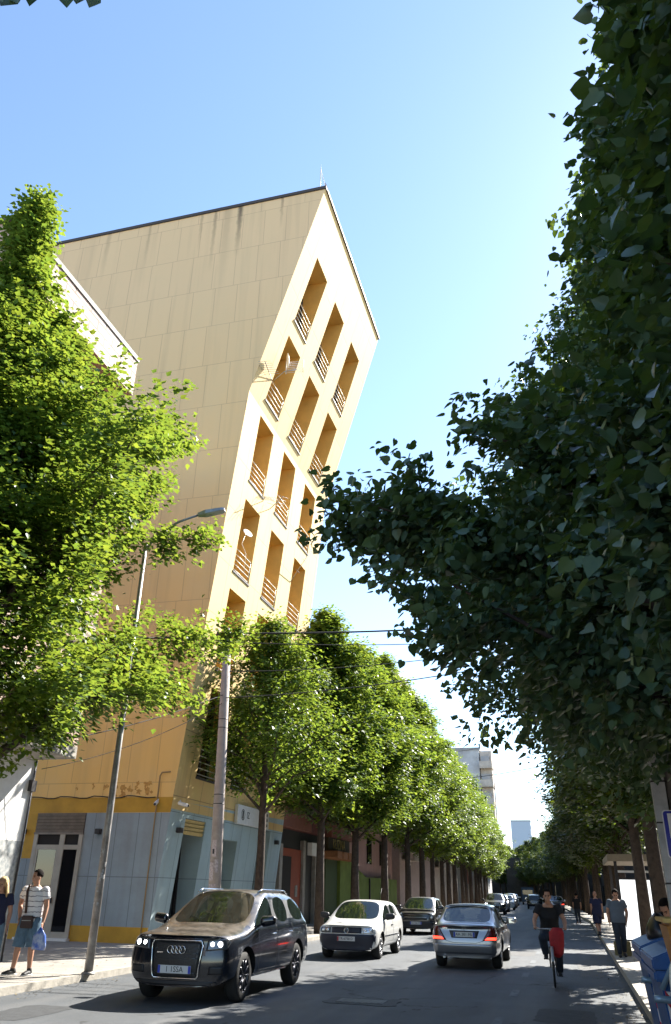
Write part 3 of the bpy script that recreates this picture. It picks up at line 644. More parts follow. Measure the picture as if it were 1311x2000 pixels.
yagi('television_antenna', 'thin television antenna sticking out between the third-row left and middle loggias', (fx(16.4), 28.2, 16.35), (fx(16) + .9, 27.5, 16.5), 4, bar=.7)
yagi('television_antenna', 'bare metal antenna rod below the third-row rightmost loggia', (fx(14.5), 31.9, 14.4), (fx(16) + .8, 31.9, 15.9), 3, bar=.5)
t = thing('satellite_dish', 'small satellite dish on a curved cable pole inside the fourth-row leftmost loggia', 'satellite dish', (fx(13.2) - .1, 26.9, 13.0))
o = MB(); o.tube([(0, 0, 0), (.02, .02, .8), (-.05, -.3, 1.1), (0, -.1, 1.6)], .016, 6); o.build('pole', M['rail'], t)
o = MB(); o.lathe([(0, 0), (.12, .02), (.22, .07), (.215, .08), (0, .01)], 16); q = o.build('dish', M['white'], t); q.location = (0.05, -.1, 1.6); q.rotation_euler = (radians(60), 0, radians(60))

# ------------------------------------------------------------------ brick building on the left
bb = thing('brick_building', 'pale washed brick building with an overhanging upper storey at the left edge', 'building', (-20, 10, 0))
def bbp(name, mb, m, parent=None, bevel=0):
    o = mb.build(name, m, None, bevel)
    if parent is None: return on(bb, o)
    o.parent = parent; return o
XF = -15.9; YE = 24.24
o = MB(); o.box(-30, XF, -14, YE, 5.95, 12.0); bbp('upper_wall', o, M['brick_lit'])
o = MB(); o.box(-30, XF - 1.3, 16.6, YE - .01, 12.0, 20.4); bbp('recessed_wall', o, M['brick_red'])
o = MB(); o.box(-30, XF, 16.0, 16.5, 12.003, 20.4); bbp('upper_wall', o, M['brick_red'])
o = MB(); o.box(-30, XF, 16.0, YE, 20.403, 22.1); bbp('parapet_wall', o, M['brick_lit'])
o = MB(); o.box(-30, XF + .05, 15.9, YE + .06, 22.103, 22.33); bbp('roof_coping', o, M['coping'])
o = MB(); o.box(XF - 1.28, XF - .001, 16.52, YE - .003, 16.0, 16.25); o.box(XF - .12, XF - .001, 16.52, YE - .003, 16.253, 17.2); bbp('balcony', o, M['brick_red'])
o = MB(); o.box(-30, XF + .02, -14, YE + .005, 5.55, 5.947); bbp('floor_slab', o, M['concrete'], bevel=0.01)
o = MB(); o.box(-30, -17.6, -14, 22.2, 0.1, 5.547); bbp('shop_front', o, M['dark'])
for yy in (4.0, 10.0, 16.0, 19.6): 
    o = MB(); o.box(-17.6, -16.9, yy, yy + .6, .1, 5.547); bbp('column', o, M['concrete'])
o = MB(); o.box(-18.6, -17.35, 22.25, YE - .002, 2.95, 5.547); bbp('white_pillar', o, M['white'])
o = MB(); o.box(-18.6, -17.35, 22.25, YE - .002, 0.1, 2.947); bbp('grey_pillar_base', o, mat('postered_grey', (.17, .19, .20), .8, col2=(.42, .42, .40), vscale=6))
o = MB(); o.tube([(-17.3, YE - .15, 5.5), (-17.3, YE - .15, 3.2), (-17.33, YE - .1, .2)], .03, 7); o.box(-17.38, -17.2, YE - .3, YE - .05, 4.5, 4.85); bbp('conduit', o, M['darkmetal'])
o = MB(); o.tube([(-17.0, 19.0, 5.3), (-16.95, 20.5, 4.2)], .02, 6); 
BS = 0.72                                                # the brick building stands nearer: 0.72 of the distance at which its corner would touch the ochre wall
def bring(o):
    for v in o.data.vertices:
        z = v.co.z; v.co = Vector((v.co.x * BS, v.co.y * BS, 1.7 + (z - 1.7) * BS if z > .2 else 0.0))
    for c in o.children: bring(c)
for o in list(bb.children): bring(o)
# ------------------------------------------------------------------ row of low shops beyond the leaning building
def simple_building(name, label, loc): return thing(name, label, 'building', loc)
rb = simple_building('red_shop_building', 'dark red and black two-storey shop building just beyond the leaning building', (-13, 42, 0))
def rp(par, name, mb, m, parent=None):
    o = mb.build(name, m)
    if parent is None: return on(par, o)
    o.parent = parent; return o
X = -12.6
o = MB(); o.box(-25, X - .5, 35.5, 50.1, 0, 4.3); rp(rb, 'ground_floor_wall', o, M['blackwall'])
o = MB(); o.box(-25, X - .3, 35.5, 50.1, 4.303, 9.4); rp(rb, 'upper_wall', o, M['maroon2'])
for y0, y1 in [(35.6, 41.35), (45.0, 50.0)]:
    o = MB(); o.box(X - .3, X, y0, y1, 4.32, 6.6); rp(rb, 'balcony_front', o, M['maroon'])
    o = MB(); o.tube([(X, y1 - .1, 4.3), (X + .02, y1 - .1, 6.2)], .02, 5); rp(rb, 'downpipe', o, M['darkmetal'])
for y_, w_, h_ in ((37.3, .4, 3.6), (40.9, .4, 3.9), (43.0, .3, 3.9)): o = MB(); o.box(X - .497, X - .3, y_, y_ + w_, .1, h_); rp(rb, 'pilaster', o, M['concrete'])
o = MB(); o.box(X - .497, X - .42, 37.72, 40.88, .1, 3.45); dd = rp(rb, 'door', o, M['orange'])
o = MB(); o.box(X - .418, X - .40, 38.0, 39.3, .12, 3.1); rp(rb, 'opening', o, M['dark'], dd)
o = MB(); o.box(X - .417, X - .37, 40.0, 40.3, 1.35, 1.85); rp(rb, 'handle', o, M['concrete'], dd)
o = MB(); o.box(X - .29, X - .05, 41.5, 43.1, 3.25, 3.85); wbx = rp(rb, 'white_box_sign', o, M['white'])
o = MB(); o.sphere((X - .03, 42.6, 3.38), (.03, .2, .08), 10, 6); rp(rb, 'mark', o, M['black'], wbx)
o = MB(); o.box(X - .3, X - .1, 44.75, 49.4, 3.68, 4.3); kn = rp(rb, 'sign_board', o, mat('brown_sign', (.05, .035, .015), .6))
text('lettering', 'KUZINA', .72, M['gold'], kn, (X - .09, 47.0, 3.98), FR, .01)
o = MB(); 
for i in range(8): o.add(*prism([(44.5 + .62 * i, 3.6), (44.5 + .62 * i + .61, 3.6), (44.5 + .62 * i + .61, 3.3), (44.5 + .62 * i + .3, 3.2), (44.5 + .62 * i, 3.3)], X - .3, X + .5 - .05 * (i % 2), 'x'))
rp(rb, 'awning', o, mat('awning_brown', (.32, .14, .06), .8, var=.3))
o = MB(); o.box(X - .497, X - .3, 45.0, 47.4, .1, 3.2); rp(rb, 'green_shutter', o, mat('dark_green', (.03, .06, .012), .7))
gw = thing('green_garden_wall', 'olive green wall overgrown along its top under the trees', 'wall', (X, 55, 0))
o = MB(); o.add(*prism([(47.5, .1), (64.0, .1), (64.0, 2.45), (54.0, 2.45), (50.0, 3.2), (47.5, 3.5)], X - .4, X - .15, 'x')); on(gw, o.build('panel', M['green']))
o = MB()
for yy in (50.0, 54.7, 59.3): o.box(X - .14, X - .05, yy, yy + .12, .1, 2.4)
on(gw, o.build('post', M['darkmetal']))
pk = simple_building('pink_house', 'small pink rendered house behind the green wall', (-15, 58, 0))
o = MB(); o.box(-24, X - .6, 50.5, 64.5, 0, 6.5); rp(pk, 'wall', o, M['pink'])
o = MB(); o.box(-24.3, X - .2, 50.3, 64.7, 6.503, 6.8); rp(pk, 'roof', o, M['tile'])
o = MB(); o.box(X - .598, X - .52, 56, 57.2, 3.3, 4.9); o.box(X - .598, X - .52, 60, 61.2, 3.3, 4.9); rp(pk, 'window', o, M['glass'])
# taller blocks further down the left side
def block(name, label, x1, x0, y0, y1, h, m, floors, roof='flat', step=3.2, winm=None):
    t = simple_building(name, label, ((x0 + x1) / 2, (y0 + y1) / 2, 0))
    o = MB(); o.box(x0, x1, y0, y1, 0, h); rp(t, 'wall', o, m)
    fh = (h - 4) / floors
    for fl in range(floors):
        z = 4 + fl * fh
        n = max(1, int((y1 - y0) / step))
        for i in range(n):
            yy = y0 + (i + .5) * (y1 - y0) / n
            o = MB(); o.box(x1 + .002, x1 + .05, yy - .55, yy + .55, z + .8, z + 2.2); wn = rp(t, 'window', o, M['glass'])
            o = MB(); o.box(x1 + .052, x1 + .14, yy - .62, yy + .62, z + .7, z + .797); o.box(x1 + .052, x1 + .09, yy - .03, yy + .03, z + .8, z + 2.2); rp(t, 'sill', o, M['white'], wn)
        if fl % 1 == 0 and roof != 'tower':
            o = MB(); o.box(x1 + .001, x1 + 1.0, y0 + 1, y0 + 4.2, z - .12, z); o.box(x1 + .93, x1 + .999, y0 + 1, y0 + 4.2, z + .001, z + .9); rp(t, 'balcony', o, winm or M['cream'])
    if roof == 'tile':
        o = MB(); o.hexa([(x0 - .4, y0 - .4, h), (x1 + .7, y0 - .4, h), (x1 + .7, y1 + .4, h), (x0 - .4, y1 + .4, h), (x0 + 3, y0 + 2, h + 2), (x1 - 3, y0 + 2, h + 2), (x1 - 3, y1 - 2, h + 2), (x0 + 3, y1 - 2, h + 2)]); rp(t, 'roof', o, M['tile'])
    else:
        o = MB(); o.box(x0 - .1, x1 + .12, y0 - .1, y1 + .1, h + .001, h + .5); rp(t, 'parapet', o, M['grey_render'])
    return t
block('apartment_block', 'pinkish apartment block with balconies rising behind the street trees', X - .3, -26, 66, 84, 18.6, mat('pale_pink', (.5, .37, .33), .85, var=.15), 4, 'flat')
block('apartment_block', 'cream block with a red tiled eave peeping over the street trees', X - .8, -26, 86, 104, 17.2, M['cream'], 4, 'tile')
block('apartment_block', 'plain grey block far down the left side of the street, hidden by trees', X - 3, -28, 108, 132, 13, M['grey_render'], 3, 'flat')
tw = block('tower_block', 'stained pale grey concrete tower block standing above the tree line in the distance', -14.2, -24, 150, 160, 25.3, mat('stained_concrete', (.50, .50, .50), .85, col2=(.34, .33, .32), vscale=.35), 6, 'tower')
o = MB()
for z in (12.4, 15.6, 18.8, 22.0):
    o.box(-14.1, -11.9, 149.0, 153.5, z, z + .2); o.box(-14.1, -11.9, 148.95, 149.1, z + .2, z + 1.2); o.box(-12.0, -11.85, 149.1, 153.5, z + .2, z + 1.2)
o.box(-14.1, -12.0, 150.5, 154, 8, 25.2); rp(tw, 'balconies', o, mat('stained_cream', (.58, .50, .42), .85, var=.3, vscale=1))
twm = mat('tower_window', (.3, .3, .3), .5)
for i in range(4): o = MB(); o.box(-13.9, -12.4, 149.9, 150.45, 12.8 + i * 3.2, 14.6 + i * 3.2); rp(tw, 'loggia_window', o, twm)
o = MB(); o.tube([(-11.6, 149, 8), (-11.6, 149, 19.5)], .08, 6); rp(tw, 'antenna', o, M['darkmetal'])
block('distant_block', 'pale blue-grey block closing the street in the far distance', -16, -25, 400, 412, 32, mat('far_blue', (.42, .50, .58), .8), 7, 'tower')
# low frontages that close the view between the far trunks
for i, (y0, y1) in enumerate([(84, 108), (132, 160), (160, 185), (185, 210), (210, 235), (235, 262), (262, 300)]):
    sm = (shift(y0) + shift(y1)) / 2 ; t = simple_building('shop_row', 'low dark shop frontage behind the left-hand trunks, %s counted from the near end' % ['first', 'second', 'third', 'fourth', 'fifth', 'sixth', 'seventh'][i], (-14 + sm, (y0 + y1) / 2, 0))
    o = MB(); a, c = shift(y0), shift(y1); o.hexa([(-24 + a, y0, 0), (-12.7 + a, y0, 0), (-12.7 + c, y1 - .05, 0), (-24 + c, y1 - .05, 0), (-24 + a, y0, 5.5), (-12.7 + a, y0, 5.5), (-12.7 + c, y1 - .05, 5.5), (-24 + c, y1 - .05, 5.5)]); rp(t, 'wall', o, [M['dim'], M['maroon'], M['concrete']][i % 3])
    for k in range(4):
        u = (k + .5) / 4; yy = y0 + (y1 - y0) * u; xx = -12.7 + a + (c - a) * u
        o = MB(); o.box(xx - .3, xx + .12, yy - 1.6, yy + 1.6, .2, 2.9); rp(t, 'shutter', o, M['shutter'])
# buildings behind the right-hand trees
for i, (y0, y1, h, m, lb) in enumerate([(-12, 16, 7.5, M['dim'], 'low concrete building behind the right-hand trees nearest the camera'), (17, 48, 8.0, M['dim'], 'low grey building behind the bus shelter'), (49, 95, 8.5, M['dim'], 'low dark building behind the right-hand trees beyond the bus shelter'), (96, 150, 9, M['dim'], 'long dark building far down the right side behind the trees'), (150, 200, 9, M['dim'], 'second long dark building far down the right side'), (200, 245, 9, M['dim'], 'last dark building visible on the right side where the street bends'), (245, 300, 9, M['dim'], 'dark building closing the bend of the street')]):
    t = simple_building('roadside_building', lb, (14, (y0 + y1) / 2, 0))
    s0 = shift(y1 if y0 > 90 else y0); o = MB(); o.box(9 + s0, 20, y0, y1, 0, h); rp(t, 'wall', o, m)
    n = int((y1 - y0) / 5)
    for k in range(min(n, 12)):
        yy = y0 + 2.5 + k * 5
        o = MB(); o.box(9 + s0 - .06, 9 + s0 - .002, yy - 1.2, yy + 1.2, .2, 3.0); rp(t, 'shop_window', o, M['glass'])
        o = MB(); o.box(9 + s0 - .06, 9 + s0 - .002, yy - .7, yy + .7, 4.6, 6.2); rp(t, 'window', o, M['glass'])

# ------------------------------------------------------------------ poles, lamps, wires
pl = thing('street_lamp', 'slim grey metal lamp post on the left pavement kerb, patched with torn stickers', 'street lamp', (-9.33, 15.8, 0.12))
o = MB(); o.tube([(0, 0, 0), (0, 0, 3.5), (0, 0, 9.2)], [.085, .07, .045], 14); o.build('pole', M['galv'], pl)
o = MB(); o.lathe([(.0, 0.0), (.13, 0), (.13, .03), (.09, .05)], 12); o.build('base_plate', M['galv'], pl)
o = MB(); o.tube([(0, 0, 9.0), (.25, .05, 9.45), (.75, .15, 9.78), (1.22, .27, 9.98)], [.04, .035, .03, .03], 8); o.build('arm', M['galv'], pl)
o = MB(); d_ = Vector((.95, .2, .2)).normalized(); c = Vector((1.20, .265, 9.98)); s_ = Vector((-.2, .95, 0)).normalized(); u_ = d_.cross(s_)
P = []
for (t_, w_, h_) in [(0, .05, .04), (.12, .09, .05), (.2, .12, .055), (.62, .11, .04), (.68, .08, .03)]:
    q = c + d_ * t_; P.append([q - s_ * w_ - u_ * h_, q + s_ * w_ - u_ * h_, q + s_ * w_ * .8 + u_ * h_, q - s_ * w_ * .8 + u_ * h_])
vs = [v for r_ in P for v in r_]; fs = [(0, 1, 2, 3), (16, 19, 18, 17)] + [(4 * i + k, 4 * i + 4 + k, 4 * i + 4 + (k + 1) % 4, 4 * i + (k + 1) % 4) for i in range(4) for k in range(4)]
o.add(vs, fs); o.build('lamp_head', M['metal'], pl)
o = MB(); rng = random.Random(4)
for i in range(16):
    z = rng.uniform(1.0, 3.3); a = rng.uniform(-2.6, -.4); r_ = .085 - .015 * z / 3.5 + .0025; h_ = rng.uniform(.03, .13); da = rng.uniform(.3, .7)
    o.add([(r_ * cos(a + k * da / 3), r_ * sin(a + k * da / 3), z + zz) for zz in (0, h_ * rng.uniform(.7, 1)) for k in range(4)], [(k, k + 1, k + 5, k + 4) for k in range(3)])
o.build('sticker', mat('torn_sticker', (.5, .48, .46), .8, col2=(.22, .2, .19), vscale=30), pl)

cp = thing('concrete_pole', 'thick pinkish-grey concrete utility pole behind the black SUV, pasted with paper notices', 'utility pole', (-9.50, 22.2, 0.12))
o = MB(); o.tube([(0, 0, 0), (-.15, 0, 5), (-.27, 0, 9.0)], [.185, .15, .12], 20); o.build('shaft', M['pole_concrete'], cp)
o = MB()
for z in (3.75, 4.0, 5.9, 6.15): o.lathe([(.157 - .007 * (z - 4), z - .012), (.166 - .007 * (z - 4), z), (.157 - .007 * (z - 4), z + .012)], 20, c=(-.03 * z, 0, 0))
o.build('strap', M['darkmetal'], cp)
o = MB(); o.box(-.65, .15, -.05, .05, 8.75, 8.85)
for x in (-.6, .1): o.lathe([(.02, 8.85), (.05, 8.88), (.03, 8.93), (.05, 8.97), (.0, 9.02)], 8, c=(x, 0, 0))
o.build('crossarm', M['darkmetal'], cp)
def notice(z0, z1, a0, a1, m=None):
    o = MB(); r0 = .185 - .007 * z0 + .004; r1 = .185 - .007 * z1 + .004; n = 6
    vs = [((r0 if zz == z0 else r1) * cos(a0 + (a1 - a0) * k / n) - .03 * zz, (r0 if zz == z0 else r1) * sin(a0 + (a1 - a0) * k / n), zz) for zz in (z0, z1) for k in range(n + 1)]
    o.add(vs, [(k, k + 1, k + n + 2, k + n + 1) for k in range(n)]); o.build('paper_notice', m or M['poster'], cp)
notice(2.35, 2.78, -2.0, -1.2); notice(1.75, 2.2, -2.5, -1.5); notice(1.95, 2.28, -1.4, -.8); notice(1.25, 1.66, -2.2, -1.0); notice(1.0, 1.2, -2.4, -1.4); notice(2.42, 2.55, -1.85, -1.5, M['black'])

def sag(name, label, a, b, s, r=.013, group=None):
    a, b = Vector(a), Vector(b); o = MB(); n = 16
    o.tube([a.lerp(b, i / n) - Vector((0, 0, s * 4 * (i / n) * (1 - i / n))) for i in range(n + 1)], r, 5)
    tag(o.build('overhead_cable', M['wire']), label, 'cable', group)
rp_ = (1.55, 11.5, 9.0)
sag('a', 'thick twisted overhead cable crossing in front of the tree tops, uppermost of the bundle', (-9.4, 22.2, 8.95), (1.9, 23.8, 9.25), .15, .028)
sag('b', 'thin overhead cable just beneath the thick twisted one', (-9.76, 22.2, 8.7), (1.9, 23.8, 8.8), .25)
sag('c', 'overhead cable rising to the right between the thick cable and the lowest one', (-9.73, 22.2, 7.75), (1.9, 23.8, 8.9), .35)
sag('d', 'lowest overhead cable rising from the concrete pole across the street', (-9.7, 22.1, 6.9), (1.9, 23.8, 8.5), .3, .016)
sag('e', 'overhead cable from the brick building to the concrete pole', (-11.45, 16.6, 4.75), (-9.7, 22.1, 7.0), .12)
sag('f', 'second, lower cable sloping up across the ochre side wall to the concrete pole', (-12.1, 17.1, 4.2), (-9.7, 22.1, 6.75), .25, .009)
sag('g', 'thin slack cable from the pale slab edge to the slim lamp post', (-11.5, 14.8, 4.5), (-9.33, 15.8, 6.0), .4, .009)
sag('h', 'distant overhead wire in front of the concrete tower block', (-11, 70, 10.2), (1.5, 72, 12.2), .3, .03)
sag('i', 'fainter distant wire above the other one before the tower block', (-11, 74, 13.0), (1.5, 76, 15.8), .3, .018)

# ------------------------------------------------------------------ right-hand pavement furniture
up_ = thing('utility_pole', 'dark round concrete pole with a pale cable duct at the right edge', 'utility pole', (1.46, 11.55, .13))
o = MB(); o.tube([(0, 0, 0), (0, 0, 9.2)], [.21, .13], 18); o.build('shaft', mat('dark_concrete', (.24, .21, .19), .9, var=.3, vscale=5, bump=.3), up_)
o = MB(); o.box(-.34, -.175, -.2, -.06, 0.0, 3.75); 
o.build('cable_duct', mat('pale_duct', (.50, .49, .48), .7, var=.25, vscale=6), up_, .008)
o = MB(); o.box(-.13, .13, -.36, -.15, 3.45, 3.58); o.box(.09, .13, -.36, -.15, 3.581, 4.0); o.tube([(-.05, -.2, 3.45), (-.1, -.2, 3.1), (0, -.2, 2.9)], .02, 6); o.tube([(.02, -.2, 3.45), (.05, -.2, 3.0)], .02, 6); o.build('bracket', M['metal'], up_)
o = MB()
for z in (1.7, 2.4, 2.9, 3.3): o.box(-.345, -.165, -.205, -.03, z, z + .02)
o.build('strap', M['darkmetal'], up_)
sgn = thing('bus_stop_sign', 'blue bus stop sign with a black bus pictogram on the right-hand pole', 'sign', (1.27, 11.25, 2.12))
def rrect(w_, h_, r_, cx=0, cz=0, n=5):
    P = []
    for (sx, sz, a0) in [(1, 1, 0), (-1, 1, 90), (-1, -1, 180), (1, -1, 270)]:
        for k in range(n + 1):
            a = radians(a0 + 90 * k / n); P.append((cx + sx * (w_ / 2 - r_) + r_ * cos(a), cz + sz * (h_ / 2 - r_) + r_ * sin(a)))
    return P
o = MB(); o.add(*prism(rrect(.50, .56, .04, .16, .28), 0.0, .012, 'y')); o.build('border', M['white'], sgn)
o = MB(); o.add(*prism(rrect(.475, .535, .035, .16, .28), -.003, -.0005, 'y')); o.build('panel', M['signblue'], sgn)
o = MB(); o.box(-.03, .35, -.006, -.0035, .23, .52); o.build('white_field', M['white'], sgn)
o = MB(); o.add(*prism(rrect(.26, .12, .02, .16, .37), -.009, -.0065, 'y'))
for x in (.08, .24): o.add(*prism([(x + .03 * cos(a * pi / 5), .305 + .03 * sin(a * pi / 5)) for a in range(10)], -.009, -.0065, 'y'))
o.build('bus_pictogram', M['black'], sgn)
o = MB(); 
for k in range(4): o.box(.055 + k * .058, .098 + k * .058, -.0115, -.0095, .375, .415)
o.build('pictogram_window', M['white'], sgn)

def container(name, label, x, y, group=None):
    t = thing(name, label, 'waste container', (x, y, .004), 0)
    # body tapers towards the base
    o = MB(); o.hexa([(.10, .10, .12), (1.0, .10, .12), (1.0, 1.12, .12), (.10, 1.12, .12), (0, 0, 1.08), (1.1, 0, 1.08), (1.1, 1.22, 1.08), (0, 1.22, 1.08)]); bd = o.build('body', M['binblue'], t, .025)
    o = MB(); o.box(-.045, 1.145, -.045, 1.265, 1.05, 1.13); o.build('rim', M['binblue'], t, .015)
    o = MB(); n = 8
    P = [(-.05, 1.135)] + [(-.05 + 1.2 * k / n, 1.14 + .22 * sin(pi * (.12 + .82 * k / n))) for k in range(n + 1)] + [(1.15, 1.135)]
    o.add(*prism(P, -.05, 1.27, 'y')); o.build('lid', M['binblue'], t, .012)
    o = MB(); o.tube([(.0, -.07, 1.0), (.14, -.09, 1.24), (.5, -.09, 1.27)], .022, 6); o.tube([(-.07, -.06, .93), (-.02, -.06, .93), (.45, -.06, .9)], .028, 8); o.build('lifting_arm', mat('pale_blue_metal', (.22, .33, .42), .4, .4), t)
    for (sx, sy) in ((.14, .14), (.96, .14), (.14, 1.08), (.96, 1.08)):
        o = MB(); o.lathe([(0, -.025), (.08, -.025), (.09, 0), (.08, .025), (0, .025)], 14, 'x', (sx, sy, .09)); o.build('castor', M['rubber'], t)
    o = MB()                                               # chevron board on the end facing the traffic
    F = lambda u, v: (.025 + .05 * (1 - v) + u * .13, .0105 + .1 * (1 - (v * .62 + .36 - .12) / .96) - .018, .36 + v * .62)
    o.quad(F(0, 0), F(1, 0), F(1, 1), F(0, 1)); o.build('chevron_board', M['white'], t)
    o = MB()
    for k in range(3):
        a = .02 + k * .34
        G = lambda u, v: (F(u, v)[0], F(u, v)[1] - .003, F(u, v)[2])
        o.add([G(0, a + .16), G(.5, a), G(1, a + .16), G(1, a + .32), G(.5, a + .16), G(0, a + .32)], [(0, 1, 4, 5), (1, 2, 3, 4)])
    o.build('red_chevron', M['redsign'], t)
    o = MB(); o.lathe([(.10, -.05), (.11, 0), (.10, .05), (0, .05)], 14, 'x', (-.03, .35, 1.0)); 
    return t
container('waste_container', 'blue wheeled waste container, the nearer of the two beside the right kerb', .63, 8.05)
container('waste_container', 'blue wheeled waste container, the farther one behind its twin at the right kerb', .65, 9.75)
gb = thing('rubbish_bag', 'black rubbish bag with a pointed knot lying on the farther blue container', 'bag', (.84, 9.8, 1.24))
o = MB(); o.sphere((0.02, .25, .1), (.15, .2, .15), 16, 10); me = o.mesh(); 
for v in me.vertices:
    n_ = sin(v.co.x * 21) * cos(v.co.y * 17) * .02; v.co *= 1 + n_ * 2; 
    if v.co.z > .2: v.co.z += (v.co.z - .2) * 1.2 * max(0, 1 - abs(v.co.x) * 6)
link('sack', me, mat('black_sack', (.008, .008, .01), .35), gb)
lb = thing('litter_bin', 'orange-brown tapered litter bin at the right edge above the nearer blue container', 'litter bin', (.60, 6.5, .13))
o = MB(); o.hexa([(.17, .1, .3), (.62, .1, .3), (.62, .5, .3), (.17, .5, .3), (.0, 0, 1.40), (.75, 0, 1.38), (.75, .6, 1.38), (.0, .6, 1.40)]); o.build('body', M['rust'], lb, .02)
o = MB(); o.box(-.02, .77, -.02, .62, 1.402, 1.43); o.build('rim', mat('yellow_rim', (.5, .32, .08), .5), lb, .006)
o = MB(); o.tube([(.4, .3, 0), (.4, .3, .31)], .04, 8); o.build('post', M['darkmetal'], lb)
gs = thing('grey_board', 'grey round-topped metal board with a pale rim at the bottom right corner', 'sign', (.452, 5.0, .13))
o = MB(); o.add(*prism(rrect(.62, 1.2, .16, .31, .74), 0, .02, 'y')); o.build('panel', mat('board_grey', (.30, .33, .34), .5, .1, var=.15), gs)
o = MB(); P = rrect(.62, 1.2, .16, .31, .74) ; P.append(P[0]); o.tube([(p[0], .01, p[1]) for p in P], .015, 8, False); o.build('rim', mat('rim_pale', (.55, .52, .42), .5), gs)
o = MB(); o.tube([(.15, .04, 0), (.15, .04, .4)], .025, 8); o.tube([(.47, .04, 0), (.47, .04, .4)], .025, 8); o.build('leg', M['metal'], gs)

# bus shelter
sh = thing('bus_shelter', 'bus shelter with white sun-glow panels and a brown roof on the right pavement', 'bus shelter', (1.35, 28, .13))
o = MB(); o.box(-.22, 2.2, -.2, 4.2, 2.52, 2.72); o.build('roof', mat('shelter_roof', (.33, .27, .19), .7, var=.2), sh, .01)
for (x, y) in ((0.0, 0), (1.25, 0), (.60, -.0), (0, 4.0), (1.95, 4.0), (1.95, 0)):
    o = MB(); o.box(x - .045, x + .045, y - .045, y + .045, 0, 2.518); o.build('post', M['darkmetal'], sh)
for (x0, x1) in ((.06, .54), (.66, 1.19)):
    o = MB(); o.box(x0, x1, -.02, .02, .38, 2.0); q = o.build('glow_panel', M['sunglow_panel'], sh)
    o = MB()
    for a in ((x0, x1, .34, .379), (x0, x1, 2.001, 2.05)): o.box(a[0], a[1], -.03, .03, a[2], a[3])
    o.build('panel_frame', M['darkmetal'], q)
o = MB(); o.box(.3, 1.9, 3.6, 3.95, .4, .45); o.box(.4, .45, 3.7, 3.9, 0, .399); o.box(1.75, 1.8, 3.7, 3.9, 0, .399); o.build('bench', M['concrete'], sh)
o = MB(); o.box(.05, 1.9, -.06, .06, 2.2, 2.26); o.build('crossbar', M['white'], sh)
o = MB(); o.box(1.0, 1.45, 27.0, 27.5, .13, .5); tag(o.build('flower_planter', mat('straw_colour', (.3, .25, .12), .9, var=.4, vscale=9), None, .02), 'low straw-coloured planter under the glowing shelter panel', 'planter')
# pale things lining the left kerb between the cars and the trees
for i, (x, y) in enumerate([(-9.9, 20.2), (-9.85, 30.0), (-9.85, 37.0)]):
    o = MB(); o.box(x - .22, x + .22, y - .3, y + .3, .12, .5); o.box(x - .25, x + .25, y - .33, y + .33, .501, .56)
    tag(o.build('stone_block', M['concrete'], None, .015), ['pale stone block on the left kerb behind the black SUV', 'pale stone block on the left kerb beside the white hatchback', 'pale stone block on the left kerb beyond the white hatchback'][i], 'block')

# ------------------------------------------------------------------ trees
LEAF_NEAR_V = np.array([(0, .0, 0), (-.20, -.12, .03), (-.47, .08, .10), (-.46, .40, .10), (-.24, .74, .05), (0, 1.05, -.05),
                        (.24, .74, .05), (.46, .40, .10), (.47, .08, .10), (.20, -.12, .03)], float)
LEAF_NEAR_F = [(0, 1, 2, 3, 4, 5), (0, 5, 6, 7, 8, 9)]
LEAF_FAR_V = np.array([(0, -.05, 0), (-.46, .28, .09), (0, 1.0, -.04), (.46, .28, .09)], float)
LEAF_FAR_F = [(0, 2, 1), (0, 3, 2)]
BRACT_V = np.array([(-.07, 0, 0), (-.10, .9, .05), (.10, .9, .05), (.07, 0, 0)], float)
def leaf_mesh(name, P, T, N, S, V, F, rs):
    n = len(P); T = T / np.linalg.norm(T, axis=1, keepdims=True)
    N = N - T * (N * T).sum(1, keepdims=True); N /= (np.linalg.norm(N, axis=1, keepdims=True) + 1e-9); X_ = np.cross(T, N)
    k = len(V)
    W = P[:, None, :] + S[:, None, None] * (X_[:, None, :] * V[None, :, 0, None] + T[:, None, :] * V[None, :, 1, None] + N[:, None, :] * V[None, :, 2, None])
    me = bpy.data.meshes.new(name); me.vertices.add(n * k); me.vertices.foreach_set('co', W.reshape(-1).astype(np.float32))
    fl = np.concatenate([np.array(f) for f in F]); lens = np.array([len(f) for f in F]); L = len(fl)
    idx = (np.arange(n)[:, None] * k + fl[None, :]).reshape(-1)
    me.loops.add(len(idx)); me.loops.foreach_set('vertex_index', idx.astype(np.int32))
    starts = (np.arange(n)[:, None] * L + np.concatenate([[0], np.cumsum(lens)[:-1]])[None, :]).reshape(-1)
    me.polygons.add(n * len(F)); me.polygons.foreach_set('loop_start', starts.astype(np.int32))
    at = me.attributes.new('rnd', 'FLOAT', 'POINT'); at.data.foreach_set('value', np.repeat(rs.random(n), k).astype(np.float32))
    me.update(calc_edges=True); me.validate(); return me
def prof_round(t): return min(1.0, .62 + 1.5 * t) * (1 - t) ** .62 * 1.08
def prof_cone(t): return min(1.0, .75 + 1.2 * t) * (1 - t) ** .85 * 1.05
